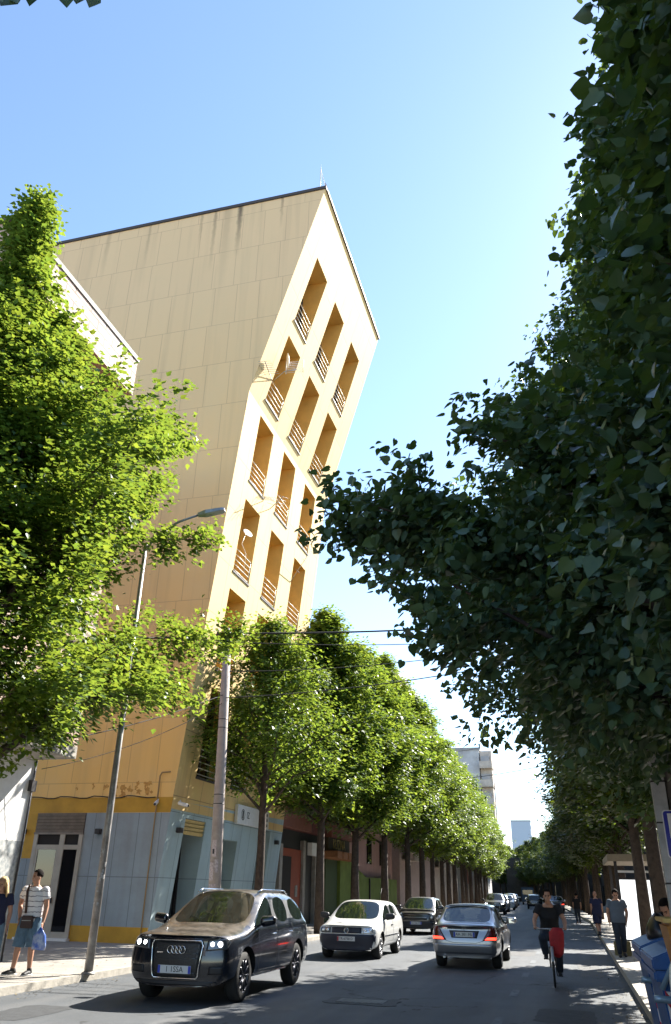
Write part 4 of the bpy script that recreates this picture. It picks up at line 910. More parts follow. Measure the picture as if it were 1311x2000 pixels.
def grow(seed, base, z0, z1, R, boughs=46, twigs=26, leaves=20, leaf=.10, prof=prof_round, rad=None, near=True, keep=None, flat=0.0, trunk_r=.17, spread=.17, spray=.5, lean=(0, 0), bract=0.0, fill=.2, extra=(), rv=(.72, 1.12), tip=False):
    """returns (crown mesh, branch mesh) in world coordinates about (0,0,0) at the trunk base"""
    rs = np.random.RandomState(seed); A = []; D = []
    o = MB(); top = z0 + (z1 - z0) * .9
    o.tube([(0, 0, -.1), (.02, .01, z0 * .5), (lean[0] * .3, lean[1] * .3, z0), (lean[0] * .7, lean[1] * .7, (z0 + z1) / 2), (lean[0], lean[1], top)], [trunk_r * 1.25, trunk_r, trunk_r * .8, trunk_r * .45, .02], 10)
    az = rs.rand() * 6.28
    for i in range(boughs):
        t = ((i + .5) / boughs) ** .85; az += 2.39996 + rs.normal() * .25
        h = z0 + (z1 - z0) * t
        r = R * prof(t) * rs.uniform(*rv)
        if rad: r *= rad(az, t)
        dirv = np.array([cos(az), sin(az), 0]); k = (h - z0) / max(1e-3, z1 - z0)
        cx = np.array([lean[0] * k, lean[1] * k, 0])
        end = cx + dirv * r + np.array([0, 0, h + .10 * r]); st = cx * .9 + np.array([0, 0, max(z0 * .75, h - .45 * r - .3)])
        mid = (st + end) / 2 + np.array([0, 0, .08 * r]) + rs.normal(size=3) * .08 * r
        if keep is None or bool(keep(end[None] + np.array([base[0], base[1], 0]))[0]) and bool(keep(mid[None] + np.array([base[0], base[1], 0]))[0]): o.tube([st, mid, end], [trunk_r * (.33 - .2 * t) + .012, trunk_r * (.2 - .1 * t) + .01, .008], 5, False)
        m = max(4, int(twigs * (r / R + .25))) if not tip else max(2, int(twigs * (r / R + .25 * (1 - t) ** 1.5)))
        s = rs.uniform(.22, 1.06, m) ** .8
        q = (1 - s)[:, None] ** 2 * st + 2 * (s * (1 - s))[:, None] * mid + (s ** 2)[:, None] * end
        q = q + np.clip(rs.normal(size=(m, 3)), -1.6, 1.6) * np.array([1, 1, .75]) * (spread * r * .9 + .12 * (1 if not tip else 1.1 - t))
        A.append(q); D.append(dirv * rs.uniform(.3, 1.1, (m, 1)) + rs.normal(size=(m, 3)) * .55 + np.array([0, 0, .35]))
    nf = int(boughs * twigs * fill)
    tt = rs.rand(nf) ** .9; aa = rs.rand(nf) * 6.28; pr = np.array([prof(x) for x in tt]) * R * .62 * np.sqrt(rs.rand(nf))
    if rad: pr = pr * np.array([rad(a, x) for a, x in zip(aa, tt)])
    A.append(np.stack([pr * np.cos(aa) + lean[0] * tt, pr * np.sin(aa) + lean[1] * tt, z0 + (z1 - z0) * tt], 1)); D.append(rs.normal(size=(nf, 3)) + np.array([0, 0, .2]))
    for (pa, pb, m, sd) in extra:                           # separately described long boughs
        pa = np.array(pa) - [base[0], base[1], 0]; pb = np.array(pb) - [base[0], base[1], 0]; u = rs.rand(m, 1)
        A.append(pa + (pb - pa) * u + rs.normal(size=(m, 3)) * sd * (1.1 - .5 * u)); D.append((pb - pa) / np.linalg.norm(pb - pa) + rs.normal(size=(m, 3)) * .6 + np.array([0, 0, .3]))
        o.tube([(0, 0, pa[2] - 1.2), tuple(pa), tuple((pa + pb) / 2 + [0, 0, .1]), tuple(pb)], [.06, .045, .025, .008], 5, False)
    # leading shoot
    mt = 10; A.append(np.stack([rs.normal(size=mt) * .12 + lean[0], rs.normal(size=mt) * .12 + lean[1], z1 - rs.rand(mt) * 1.3], 1)); D.append(rs.normal(size=(mt, 3)) * .4 + np.array([0, 0, 1]))
    A = np.concatenate(A); D = np.concatenate(D); D /= np.linalg.norm(D, axis=1, keepdims=True)
    if keep is not None:
        kk = keep(A + np.array([base[0], base[1], 0])); A = A[kk]; D = D[kk]
    n = len(A) * leaves
    a = np.repeat(A, leaves, 0); d = np.repeat(D, leaves, 0); u = rs.rand(n, 1)
    P = a + d * (u - .3) * spray * 1.6 + rs.normal(size=(n, 3)) * spray * .26
    out = P - np.array([0, 0, 0]); out[:, 2] = 0; out /= (np.linalg.norm(out, axis=1, keepdims=True) + 1e-6)
    T = out * .45 + d * .35 + np.array([0, 0, -.55]) + rs.normal(size=(n, 3)) * .55
    N = out * .35 + np.array([0, 0, .8]) + rs.normal(size=(n, 3)) * .45
    if flat:
        T = T * (1 - flat) + flat * (out * .6 + d * .5 + np.array([0, 0, -.2]) + rs.normal(size=(n, 3)) * .4)
        N = N * (1 - flat) + flat * (out * .12 + np.array([0, 0, 1.2]) + rs.normal(size=(n, 3)) * .28)
    S = leaf * rs.uniform(.5, 1.25, n)
    crown = leaf_mesh('crown', P, T, N, S, LEAF_NEAR_V if near else LEAF_FAR_V, LEAF_NEAR_F if near else LEAF_FAR_F, rs)
    br = None
    if bract:
        m = int(n * bract); ii = rs.choice(n, m, False)
        br = leaf_mesh('bracts', P[ii] - [0, 0, .03], T[ii] * .3 + np.array([0, 0, -1]) + rs.normal(size=(m, 3)) * .2, rs.normal(size=(m, 3)), np.full(m, leaf * .95), BRACT_V, [(0, 1, 2, 3)], rs)
    return crown, o, br
def plant(label, loc, parts, group=None, lm='leaf_sun', name='linden_tree', rz=0.0):
    crown, ob, br = parts
    t = thing(name, label, 'tree', (loc[0], loc[1], .12), rz, group)
    ob.build('trunk', M['bark'], t); link('crown', crown, M[lm], t)
    if br is not None: link('flower_bracts', br, M['bract'], t)
    return t
# left foreground trees
def prof_spire(t): return min(1.0, .75 + 1.2 * t) * (1 - t) ** 1.35
def radA(az, t):
    R, z = 2.7, 7.0 + 8.4 * t; c, s2 = cos(az), sin(az); best = .35; full = R * prof_spire(t)
    for k in range(20):
        q = .35 + max(0, full * 1.1 - .35) * k / 19; x, y = -10.0 + q * c, 10.5 + q * s2; e = (z + .1 * q - 1.7) / -x
        if x > -11.2 and (y + .35) / -x < np.interp(e, [.3, 1.0, 1.1, 1.2, 1.34, 1.4], [1.6, 1.5, 1.2, 1.21, 1.10, 1.05]) and (y - .35) / -x > np.interp(e, [1.0, 1.2, 1.34], [0, .7, .93]): best = q
    return best / max(full, .05)
plant('tall sunlit linden tree at the left edge whose narrow top stands above the brick parapet', (-10.0, 10.5),
      grow(11, (-10.0, 10.5), 7.0, 15.3, 2.7, 66, 40, 28, .12, prof_spire, radA, near=False, spray=.36, spread=.08, flat=.6, tip=True), lm='leaf_sun')
_G = [.2, .24, .3, .44, .6, .75, .85, 1.06, 1.19, 1.36, 1.40, 1.8]; _GY = [1.3, 1.40, 1.6, 2.0, 1.6, 1.68, 1.74, 1.82, 1.86, 1.85, .6, .4]
def radB(az, t):
    R, z = 6.4, 4.0 + 9.0 * t; c, s2 = cos(az), sin(az); best = .5
    for k in range(30):
        q = .5 + (R * (1.0 if s2 > 0 else .8) - .5) * k / 29; x, y = -10.2 + q * c, 12.0 + q * s2; e = (z + .1 * q + .25 - 1.7) / max(-x, 1)
        g = (y + 1.0) / -x
        if x > -11.3 and not (g < 1.52 and e < .56) and g < np.interp(e, _G, _GY) and e < np.interp(g, [1.26, 1.37, 1.53, 1.62, 1.83, 1.9], [.88, 1.02, 1.12, 1.12, 1.25, 1.15]): best = q
    return best / (R * profB(t))
profB = lambda t: max(.1, min(1, .7 + 1.5 * t) * (1 - t) ** .55)
plant('broad sunlit linden tree in the left foreground spreading its boughs across the ochre wall', (-10.2, 12.0),
      grow(12, (-10.2, 12.0), 4.0, 13.0, 6.4, 80, 50, 28, .125, profB, radB, near=False, spray=.42, spread=.055, flat=.7, fill=.12, trunk_r=.2, extra=[((-9.8, 14.5, 6.4), (-8.8, 20.8, 8.1), 130, .38), ((-9.6, 13.0, 5.6), (-9.2, 18.4, 6.0), 110, .35), ((-9.9, 13.0, 8.0), (-8.0, 16.8, 9.6), 60, .3), ((-9.3, 11.0, 5.2), (-8.5, 12.2, 4.0), 60, .35)]), lm='leaf_sun')
# right foreground trees
_E = [.10, .215, .26, .354, .46, .51, .57, .646, .785, 1.03, 1.23, 1.6]; _X = [-.02, -.06, -.16, -.23, -.31, -.315, -.16, .03, .07, .09, .15, .2]
def rad_main(az, t):
    R, z = 5.4, 2.9 + 9.6 * t
    c, s2 = cos(az), sin(az); r = R * .8 if c > 0 else R
    best = .5
    for k in range(30):
        q = .5 + (r - .5) * k / 29; x, y = 2.6 + q * c, 8.2 + q * s2; e = (z + .08 * q - 1.7) / max(y, .5)
        if y > 4.7 and x / y > np.interp(e, _E, _X) + (.04 if e < .57 else .7 if e < .9 else .55) / y: best = q
    return best / (R * main_prof(t))
main_prof = lambda t: max(.12, min(1, .72 + 1.2 * t) * (1 - t) ** .6)
MAIN = grow(23, (2.6, 8.2), 2.9, 12.5, 5.4, 100, 60, 38, .105, main_prof, rad_main, near=True, spray=.36, spread=.07, trunk_r=.19, bract=.035, fill=.08, rv=(.78, 1.0), extra=[((1.2, 8.0, 5.4), (-.75, 8.0, 6.55), 34, .16), ((.3, 7.9, 4.6), (-2.35, 8.3, 5.6), 70, .2)])
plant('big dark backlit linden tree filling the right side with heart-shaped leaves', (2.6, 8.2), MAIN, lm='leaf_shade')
R1 = grow(31, (3.0, 3.6), 3.0, 12.0, 3.1, 60, 50, 36, .105, prof_round, None, near=True, spray=.34, spread=.12, keep=lambda Q: (Q[:, 0] > .15 * Q[:, 1] + .09 * (Q[:, 2] - 1.7) + .0), bract=.02)
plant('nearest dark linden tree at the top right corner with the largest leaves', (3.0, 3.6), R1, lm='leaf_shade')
def keep_top(Q): return Q[:, 1] < (Q[:, 2] - 4.2) / 2.9        # this crown grows up and backwards, away from the street ahead
def branch_tree():
    t = thing('linden_tree', 'linden tree overhead whose two hanging leaf sprays dip in at the top left corner', 'tree', (2.4, -.8, .13))
    cr, ob, _ = grow(37, (2.4, -.8), 3.4, 12, 3.6, 40, 24, 16, .115, prof_round, None, near=True, keep=keep_top, spray=.4)
    ob = MB(); ob.tube([(0, 0, -.1), (0, 0, 3), (0, -.3, 7), (0, -.8, 11)], [.22, .17, .1, .03], 10)
    ob.tube([(0, -.1, 3.6), (-2.2, .6, 4.9), (-3.9, 1.4, 5.35), (-4.35, 1.9, 5.25)], [.07, .04, .015, .006], 6)
    ob.build('trunk', M['bark'], t); link('crown', cr, M['leaf_shade'], t)
    rs = np.random.RandomState(5); P = []; T = []; N = []
    for q_ in [(-1.701, 1.36, 4.691), (-1.667, 1.391, 4.696), (-1.733, 1.4, 4.779), (-1.615, 1.382, 4.729), (-1.524, 1.343, 4.672), (-1.509, 1.447, 4.753), (-1.477, 1.473, 4.756), (-1.474, 1.528, 4.851), (-1.405, 1.424, 4.693), (-1.481, 1.432, 4.773), (-1.665, 1.307, 4.612), (-1.512, 1.375, 4.785), (-1.549, 1.303, 4.677), (-1.492, 1.453, 4.879)]:
        q_ = np.array(q_); P.append(q_ - np.array([2.4, -.8, .13])); T.append(np.array([.12 * rs.normal() + .1, .2 * rs.normal(), -1])); N.append(np.array([.45, -.45, -.75]) + rs.normal(size=3) * .35)
    me = leaf_mesh('spray', np.array(P), np.array(T), np.array(N), rs.uniform(.085, .12, len(P)), LEAF_NEAR_V, LEAF_NEAR_F, rs)
    link('leaf_spray', me, M['leaf_shade'], t)
branch_tree()
R3 = grow(41, (2.2, 14.6), 3.2, 14.5, 3.5, 66, 42, 26, .13, prof_round, lambda az, t: .95 + .18 * max(0, cos(az - 3.3)), near=False, spray=.42, spread=.11, bract=.02)
plant('third dark linden on the right, behind the big foreground one, hanging over the pole', (2.3, 14.6), R3, lm='leaf_shade')

# the two street rows: four crown shapes, copied
V = []
for i, (z0, z1, R, pf) in enumerate([(5.0, 13.8, 3.1, prof_round), (5.2, 14.2, 3.0, prof_round), (4.7, 13.2, 3.3, prof_round), (4.9, 14.6, 3.0, lambda t: min(1, .7 + 1.2 * t) * (1 - t) ** .72)]):
    V.append(grow(60 + i, (0, 0), z0, z1, R, 60, 34, 24, .165, pf, None, near=False, spray=.46, spread=.085, trunk_r=.16, flat=.6))
protos = []
ORD = ['first', 'second', 'third', 'fourth', 'fifth', 'sixth', 'seventh', 'eighth', 'ninth', 'tenth', 'eleventh', 'twelfth', 'thirteenth', 'fourteenth', 'fifteenth', 'sixteenth', 'seventeenth', 'eighteenth', 'nineteenth', 'twentieth', 'twenty-first', 'twenty-second', 'twenty-third', 'twenty-fourth', 'twenty-fifth', 'twenty-sixth', 'twenty-seventh', 'twenty-eighth', 'twenty-ninth', 'thirtieth', 'thirty-first', 'thirty-second', 'thirty-third', 'thirty-fourth', 'thirty-fifth', 'thirty-sixth', 'thirty-seventh']
rng = random.Random(77)
firsts = {}
def row_tree(vi, x, y, sc, zsc, rz, label, group, lm):
    if vi not in firsts:
        t = plant('proto', (0, 0), V[vi], None, lm); firsts[vi] = t
    else:
        t = copy_tree(firsts[vi])
    t.location = (x, y, .12); t.scale = (sc, sc, zsc); t.rotation_euler = (0, 0, rz); t['label'] = label; t['group'] = group
    for ch in t.children:
        if ch.name.startswith('crown'): ch.material_slots[0].link = 'OBJECT'; ch.material_slots[0].material = M[lm]
    return t
LY = [26.6, 33.6, 40.2, 46.5, 53.5, 59.5, 65.5, 71.5] + [78 + 6.6 * i for i in range(27)]
plant('smaller airy linden in front of the blue shopfront, next to the concrete pole', (-9.9, 26.6),
      grow(71, (-9.9, 26.6), 4.9, 10.6, 3.3, 42, 26, 20, .14, prof_round, None, near=False, spray=.48, spread=.09, trunk_r=.14, flat=.6), 'lindens along the left kerb')
for i, y in enumerate(LY):
    if i == 0: continue
    x = -9.95 + shift(y) + rng.uniform(-.15, .15)
    zs = .76 if i == 0 else .93 if i == 1 else rng.uniform(.92, 1.04)
    sc = 1.0 if i == 0 else 1.05 if i == 1 else rng.uniform(1.15, 1.38)
    lb = {0: 'smaller linden in front of the blue shopfront, next to the concrete pole', 1: 'linden standing before the red shops, second along the left row', 2: 'linden standing before the lettered sign board, third along the left row', 3: 'linden before the olive green wall, fourth along the left row'}.get(i, 'sunlit linden, %s along the left-hand street row counted from the blue shopfront' % ORD[i])
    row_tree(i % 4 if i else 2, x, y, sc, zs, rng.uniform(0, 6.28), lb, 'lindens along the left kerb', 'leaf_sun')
RY = [20.6, 26.0, 41.0, 46.0, 52.5, 59.0, 65.5, 72] + [78.5 + 6.6 * i for i in range(25)]
for i, y in enumerate(RY):
    x = (1.75 if i < 2 else 2.1) + shift(y) + rng.uniform(-.15, .15)
    lb = {0: 'dark linden in front of the bus shelter roof, just past the right-hand pole', 1: 'dark linden whose trunk stands between the white shelter panels'}.get(i, 'shaded linden, %s of the right-hand street row counted from the bus shelter' % ORD[i])
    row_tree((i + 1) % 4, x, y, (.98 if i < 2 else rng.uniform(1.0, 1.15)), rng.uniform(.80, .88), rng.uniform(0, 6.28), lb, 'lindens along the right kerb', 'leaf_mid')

rs = np.random.RandomState(8); n = 1500; yy = 6 + 44 * rs.rand(n) ** 1.4; sd = rs.rand(n)
xx = np.where(sd < .38, .90 - np.abs(rs.normal(size=n)) * .35, np.where(sd < .6, 1.3 + rs.rand(n) * 2.2, np.where(sd < .8, -9.3 + np.abs(rs.normal(size=n)) * .3, -9.7 - rs.rand(n) * 2.0)))
zz_ = np.where(xx > 1.1, .142, np.where(xx < -9.55, .132, .018))
me = leaf_mesh('fallen_leaves', np.stack([xx, yy, zz_], 1), np.stack([rs.normal(size=n), rs.normal(size=n), np.zeros(n)], 1), np.stack([rs.normal(size=n) * .15, rs.normal(size=n) * .15, np.ones(n)], 1), rs.uniform(.025, .06, n), LEAF_FAR_V, LEAF_FAR_F, rs)
tag(link('fallen_leaves', me, mat('dry_leaf', (.20, .14, .05), .8, col2=(.10, .08, .03), vscale=3)), 'dry leaves and bracts scattered along both kerbs', 'leaves', None, 'stuff')

# ------------------------------------------------------------------ vehicles
def car_cage(S):
    """half-cage rows x stations; front of the car at +y = L/2. Materials: 0 body, 1 windscreen, 2 side glass, 3 rear glass, 4 underside, 5 pillar trim"""
    L, W, H = S['L'], S['W'] / 2, S['H']; f, r = L / 2, -L / 2; belt = S['belt']; zs = S.get('sill', .30); hz = S['hood']; nz = S.get('nose', hz - .16)
    tum = S.get('tumble', .70)
    def low(y, w=1.0, zb=0.0, k=1.0):
        return [(.84 * W * w, y, zs + zb), (.955 * W * w, y * k, zs + .06 + zb), (1.0 * W * w, y * k, .52), (.995 * W * w, y * k, .74)]
    def deck(ys, zc, w=1.0, drop=.10):                     # hood / boot rows 4..9 ; ys per row
        y = ys if isinstance(ys, (list, tuple)) else [ys] * 6
        return [(.955 * W * w, y[0], zc - drop), (.90 * W * w, y[1], zc - drop * .55), (.80 * W * w, y[2], zc - drop * .28), (.66 * W * w, y[3], zc - drop * .1), (.34 * W * w, y[4], zc), (0, y[5], zc + .005)]
    fa = S['front_axle']; st = []; lab = []
    cy = f - S['hoodlen']                                    # cowl y at centre
    ws = S['wslen']; rf = S['roof_front'] = cy - ws
    rr = r + S['roof_rear']; rg = r + S['rear_base']
    rnd = S.get('round', .12)
    # nose
    nw = S.get('nosew', .86)
    st.append([(.70 * W, f - .10, zs - .06), (nw * W * .98, f - .07 - rnd * .5, zs + .04), (nw * W, f - .02 - rnd * .6, .50), (nw * W, f - .03 - rnd * .6, min(.66, nz - .1)),
               (nw * W * .97, f - .07 - rnd * .6, nz - .02), (nw * W * .86, f - .06 - rnd * .3, nz), (nw * W * .74, f - .05 - rnd * .2, nz + .01), (nw * W * .6, f - .04 - rnd * .1, nz + .015), (nw * W * .32, f - .03, nz + .02), (0, f - .03, nz + .02)])
    st.append(low(f - .16 - rnd, .945) + deck([f - .22 - rnd, f - .20 - rnd, f - .18 - rnd * .6, f - .17 - rnd * .3, f - .16, f - .16], nz + .05, .94, .07))
    st.append(low(f - .42, .985) + deck(f - .42, nz + (hz - nz) * .45, .975, .09))
    st.append(low(fa) + deck(fa, nz + (hz - nz) * .72))
    st.append(low(cy + .22) + deck([cy + .12, cy + .12, cy + .14, cy + .2, cy + .24, cy + .25], hz - .005))
    # cowl / windscreen base
    st.append(low(cy - .18) + [(.955 * W, cy - .16, belt - .035), (.925 * W, cy - .12, belt), (.90 * W, cy - .09, belt + .01), (.80 * W, cy - .02, belt + .005), (.42 * W, cy + .05, hz + .01), (0, cy + .07, hz + .015)])
    # windscreen top
    zt_ = H - .02
    st.append(low(rf - .02) + [(.96 * W, rf - .05, belt - .03), (.93 * W, rf + .02, belt), (tum * W * 1.03, rf - .13, zt_ - .09), (tum * W * .93, rf - .09, zt_ - .045), (tum * W * .5, rf - .01, zt_ - .012), (0, rf, zt_)])
    by = S['bpillar']
    def mid(y, dz=0.0, w=1.0, b=0.0):
        return low(y, w) + [(.96 * W * w, y, belt - .03 + b), (.93 * W * w, y, belt + b), (tum * W * 1.045 * w, y, H - .085 - dz), (tum * W * .95 * w, y, H - .03 - dz), (tum * W * .5 * w, y, H - dz), (0, y, H + .004 - dz)]
    st.append(mid(by + .04)); st.append(mid(by - .06))
    cyp = S['cpillar']
    st.append(mid(cyp + .04, .012, 1, .01)); st.append(mid(cyp - .06, .015, 1, .012))
    # roof end
    qd = S.get('qdrop', .04)
    st.append(low(rr - .12, .985) + [(.95 * W, rr - .12, belt - .02), (.915 * W, rr - .14, belt + .02), (tum * W * 1.0, rr - .02, H - .10 - qd), (tum * W * .92, rr, H - .045 - qd), (tum * W * .5, rr - .02, H - .02 - qd), (0, rr - .02, H - .015 - qd)])
    if S['kind'] == 'sedan':
        bz = S['boot']
        st.append(low(rg - .05, .985) + [(.955 * W, rg - .02, belt - .03), (.91 * W, rg - .02, belt - .0), (.86 * W, rg + .03, bz + .01), (.74 * W, rg - .0, bz + .008), (.40 * W, rg - .07, bz + .01), (0, rg - .09, bz + .015)])
        st.append(low(r + .42, .965) + deck(r + .42, bz, .955, .07))
        st.append(low(r + .14, .91) + deck([r + .16, r + .13, r + .10, r + .08, r + .06, r + .05], bz + .0, .90, .05))
        st.append([(.68 * W, r + .10, zs - .02), (.86 * W, r + .10, zs + .05), (.88 * W, r + .05, .50), (.88 * W, r + .07, .68), (.85 * W, r + .13, bz - .14), (.80 * W, r + .11, bz - .11), (.70 * W, r + .09, bz - .09), (.56 * W, r + .07, bz - .075), (.3 * W, r + .05, bz - .07), (0, r + .05, bz - .07)])
    else:
        bz = S.get('boot', belt + .0)
        st.append(low(r + .20, .955) + [(.915 * W, r + .16, belt - .03), (.875 * W, rg + .08, belt + .03), (.80 * W, rg + .02, belt + .02), (.70 * W, rg - .02, belt + .0), (.38 * W, rg - .05, belt - .01), (0, rg - .06, belt - .01)])
        st.append([(.68 * W, r + .08, zs - .0), (.88 * W, r + .08, zs + .06), (.90 * W, r + .03, .50), (.90 * W, r + .05, .70), (.86 * W, r + .11, belt - .10), (.80 * W, r + .07, belt - .08), (.70 * W, r + .04, belt - .09), (.56 * W, r + .02, belt - .10), (.3 * W, r, belt - .10), (0, r, belt - .10)])
    n = len(st); R_ = 10
    V = []; 
    for s in st: V += [Vector(p) for p in s]
    off = len(V)
    for s in st: V += [Vector((-p[0], p[1], p[2])) for p in s]
    def vid(s, k, side): return s * R_ + k if (side == 0 or k == R_ - 1) else off + s * R_ + k
    F = []; MI = []
    ia = 5                                                  # cowl station index
    iend = n - (3 if S['kind'] == 'sedan' else 1) - 1       # rear glass base station
    for side in (0, 1):
        for s in range(n - 1):
            for k in range(R_ - 1):
                q = [vid(s, k, side), vid(s, k + 1, side), vid(s + 1, k + 1, side), vid(s + 1, k, side)]
                if side == 1: q.reverse()
                m = 0
                if s == ia and k in (7, 8): m = 1
                if k == 5 and s in (ia, ia + 1): m = 2
                if k == 5 and s == ia + 2: m = 5
                if k == 5 and s == ia + 3: m = 2
                if k == 5 and s == ia + 4: m = 5
                if k == 5 and s == ia + 5 and S.get('quarter'): m = 2
                if s == iend - 1 and k in (7, 8): m = 3
                F.append(q); MI.append(m)
    for s in range(n - 1):
        F.append([vid(s, 0, 1), vid(s, 0, 0), vid(s + 1, 0, 0), vid(s + 1, 0, 1)]); MI.append(4)
    for s in (0, n - 1):
        for k in range(R_ - 1):
            q = [vid(s, k, 0), vid(s, k, 1), vid(s, k + 1, 1), vid(s, k + 1, 0)]
            q = [v for i, v in enumerate(q) if v not in q[:i]]
            if s == n - 1: q.reverse()
            F.append(q); MI.append(0)
    return V, F, MI, (ia, iend, n)

def build_body_meshes(S, lv=3):
    V, F, MI, info = car_cage(S)
    me = bpy.data.meshes.new('cage'); me.from_pydata([tuple(v) for v in V], [], F)
    for i in range(7): me.materials.append(None)
    me.polygons.foreach_set('material_index', MI); me.polygons.foreach_set('use_smooth', [True] * len(F))
    bm = bmesh.new(); bm.from_mesh(me); bmesh.ops.remove_doubles(bm, verts=bm.verts, dist=1e-5)
    used = [v for v in bm.verts if not v.link_faces]
    bmesh.ops.delete(bm, geom=used, context='VERTS'); bmesh.ops.recalc_face_normals(bm, faces=bm.faces)
    cl = bm.edges.layers.float.get('crease_edge') or bm.edges.layers.float.new('crease_edge')
    for e in bm.edges:
        ms = {f_.material_index for f_ in e.link_faces}
        if len(ms) > 1 and (ms & {1, 2, 3}): e[cl] = .55
        if 4 in ms and len(ms) > 1: e[cl] = .7
    bm.to_mesh(me); bm.free()
    o = bpy.data.objects.new('cage', me); COL.objects.link(o)
    m = o.modifiers.new('s', 'SUBSURF'); m.levels = lv; m.render_levels = lv
    cut = MB(); Rw = S['wheel_r'] + .055
    for y in (S['front_axle'], S['rear_axle']):
        for sx in (1, -1):
            x0, x1 = (S['W'] / 2 - .27, S['W'] / 2 + .3); n = 40
            vs = [(sx * x, y + Rw * cos(2 * pi * k / n), S['wheel_r'] + Rw * sin(2 * pi * k / n)) for x in (x0, x1) for k in range(n)]
            cut.add(vs, [tuple(range(n)), tuple(range(n, 2 * n))] + [(k, (k + 1) % n, n + (k + 1) % n, n + k) for k in range(n)])
    cm = cut.mesh(); bm = bmesh.new(); bm.from_mesh(cm); bmesh.ops.recalc_face_normals(bm, faces=bm.faces); bm.to_mesh(cm); bm.free()
    for i in range(7): cm.materials.append(None)
    cm.polygons.foreach_set('material_index', [6] * len(cm.polygons)); cm.polygons.foreach_set('use_smooth', [False] * len(cm.polygons))
    co = bpy.data.objects.new('cut', cm); COL.objects.link(co)
    bo = o.modifiers.new('b', 'BOOLEAN'); bo.operation = 'DIFFERENCE'; bo.object = co; bo.solver = 'EXACT'
    full = evalmesh(o)
    bpy.data.objects.remove(o); bpy.data.objects.remove(co)
    out = {}
    for key, ids in {'body': (0,), 'windscreen': (1,), 'side_window': (2,), 'rear_window': (3,), 'underbody': (4,), 'pillar': (5,), 'wheel_well': (6,)}.items():
        bm = bmesh.new(); bm.from_mesh(full)
        bmesh.ops.delete(bm, geom=[f_ for f_ in bm.faces if f_.material_index not in ids], context='FACES')
        if len(bm.faces) == 0: bm.free(); continue
        if key in ('windscreen', 'side_window', 'rear_window'):     # give panes a black rubber edge gap: shrink a hair inward
            for v in bm.verts: v.co -= v.normal * 0.004
        for f_ in bm.faces: f_.material_index = 0
        if key in ('side_window', 'pillar', 'wheel_well'):
            # separate panes
            left = set(bm.faces); i = 0; panes = []
            while left:
                stack = [left.pop()]; grp = [stack[0]]
                while stack:
                    fa_ = stack.pop()
                    for e in fa_.edges:
                        for g_ in e.link_faces:
                            if g_ in left: left.discard(g_); stack.append(g_); grp.append(g_)
                panes.append([f_.index for f_ in grp])
            tmp = bpy.data.meshes.new('t'); bm.to_mesh(tmp); bm.free()
            res = []
            for ids_ in panes:
                ids_ = set(ids_); b2 = bmesh.new(); b2.from_mesh(tmp); b2.faces.ensure_lookup_table()
                bmesh.ops.delete(b2, geom=[f_ for f_ in b2.faces if f_.index not in ids_], context='FACES')
                q = bpy.data.meshes.new(key); b2.to_mesh(q); b2.free(); res.append(q)
            out[key] = res; continue
        q = bpy.data.meshes.new(key); bm.to_mesh(q); bm.free(); out[key] = q
    bmf = bmesh.new(); bmf.from_mesh(full); bvh = BVHTree.FromBMesh(bmf); bmf.free()
    return out, bvh

def hit(bvh, o, d, far=0.0):
    loc, nrm, i, dist = bvh.ray_cast(Vector(o), Vector(d)); 
    return (loc, nrm) if loc else (None, None)
def patch(bvh, quad, face, off=.012, nu=12, nv=6, skirt=.02):
    """surface-hugging patch. quad: 4 corners (a,b) ccw; face: 'front','rear','left','right','top'"""
    o = MB(); vs = []; ok = True
    D = {'front': (0, -1, 0), 'rear': (0, 1, 0), 'left': (-1, 0, 0), 'right': (1, 0, 0), 'top': (0, 0, -1)}[face]
    for j in range(-1, nv + 2):
        for i in range(-1, nu + 2):
            u = min(max(i, 0), nu) / nu; v = min(max(j, 0), nv) / nv
            a = [(1 - u) * (1 - v) * quad[0][k] + u * (1 - v) * quad[1][k] + u * v * quad[2][k] + (1 - u) * v * quad[3][k] for k in (0, 1)]
            if face in ('front', 'rear'): org = (a[0], 5 if face == 'front' else -5, a[1])
            elif face == 'top': org = (a[0], a[1], 4)
            else: org = (4 if face == 'left' else -4, a[0], a[1])
            l_, n_ = hit(bvh, org, D)
            zz = 0
            while l_ is None and zz < 30:                    # slide inwards until the ray meets the body
                zz += 1; c_ = ((quad[0][0] + quad[2][0]) / 2, (quad[0][1] + quad[2][1]) / 2); g_ = zz * .03
                a = [a[k] + (c_[k] - a[k]) * g_ for k in (0, 1)]
                org = (a[0], org[1], a[1]) if face in ('front', 'rear') else (a[0], a[1], 4) if face == 'top' else (org[0], a[0], a[1])
                l_, n_ = hit(bvh, org, D)
            edge = i < 0 or j < 0 or i > nu or j > nv
            base = l_ - Vector(D) * (off if not edge else -skirt)
            vs.append(base)
    w_ = nu + 3; fs = [(j * w_ + i, j * w_ + i + 1, (j + 1) * w_ + i + 1, (j + 1) * w_ + i) for j in range(nv + 2) for i in range(nu + 2)]
    o.add(vs, fs, True); return o
def seam(bvh, pts, side, r=.0045, off=.0):
    o = MB(); P = []
    for (y, z) in pts:
        l_, n_ = hit(bvh, (3 * side, y, z), (-side, 0, 0))
        if l_: P.append(l_ + Vector((side * off, 0, 0)))
    if len(P) > 1: o.tube(P, r, 5)
    return o
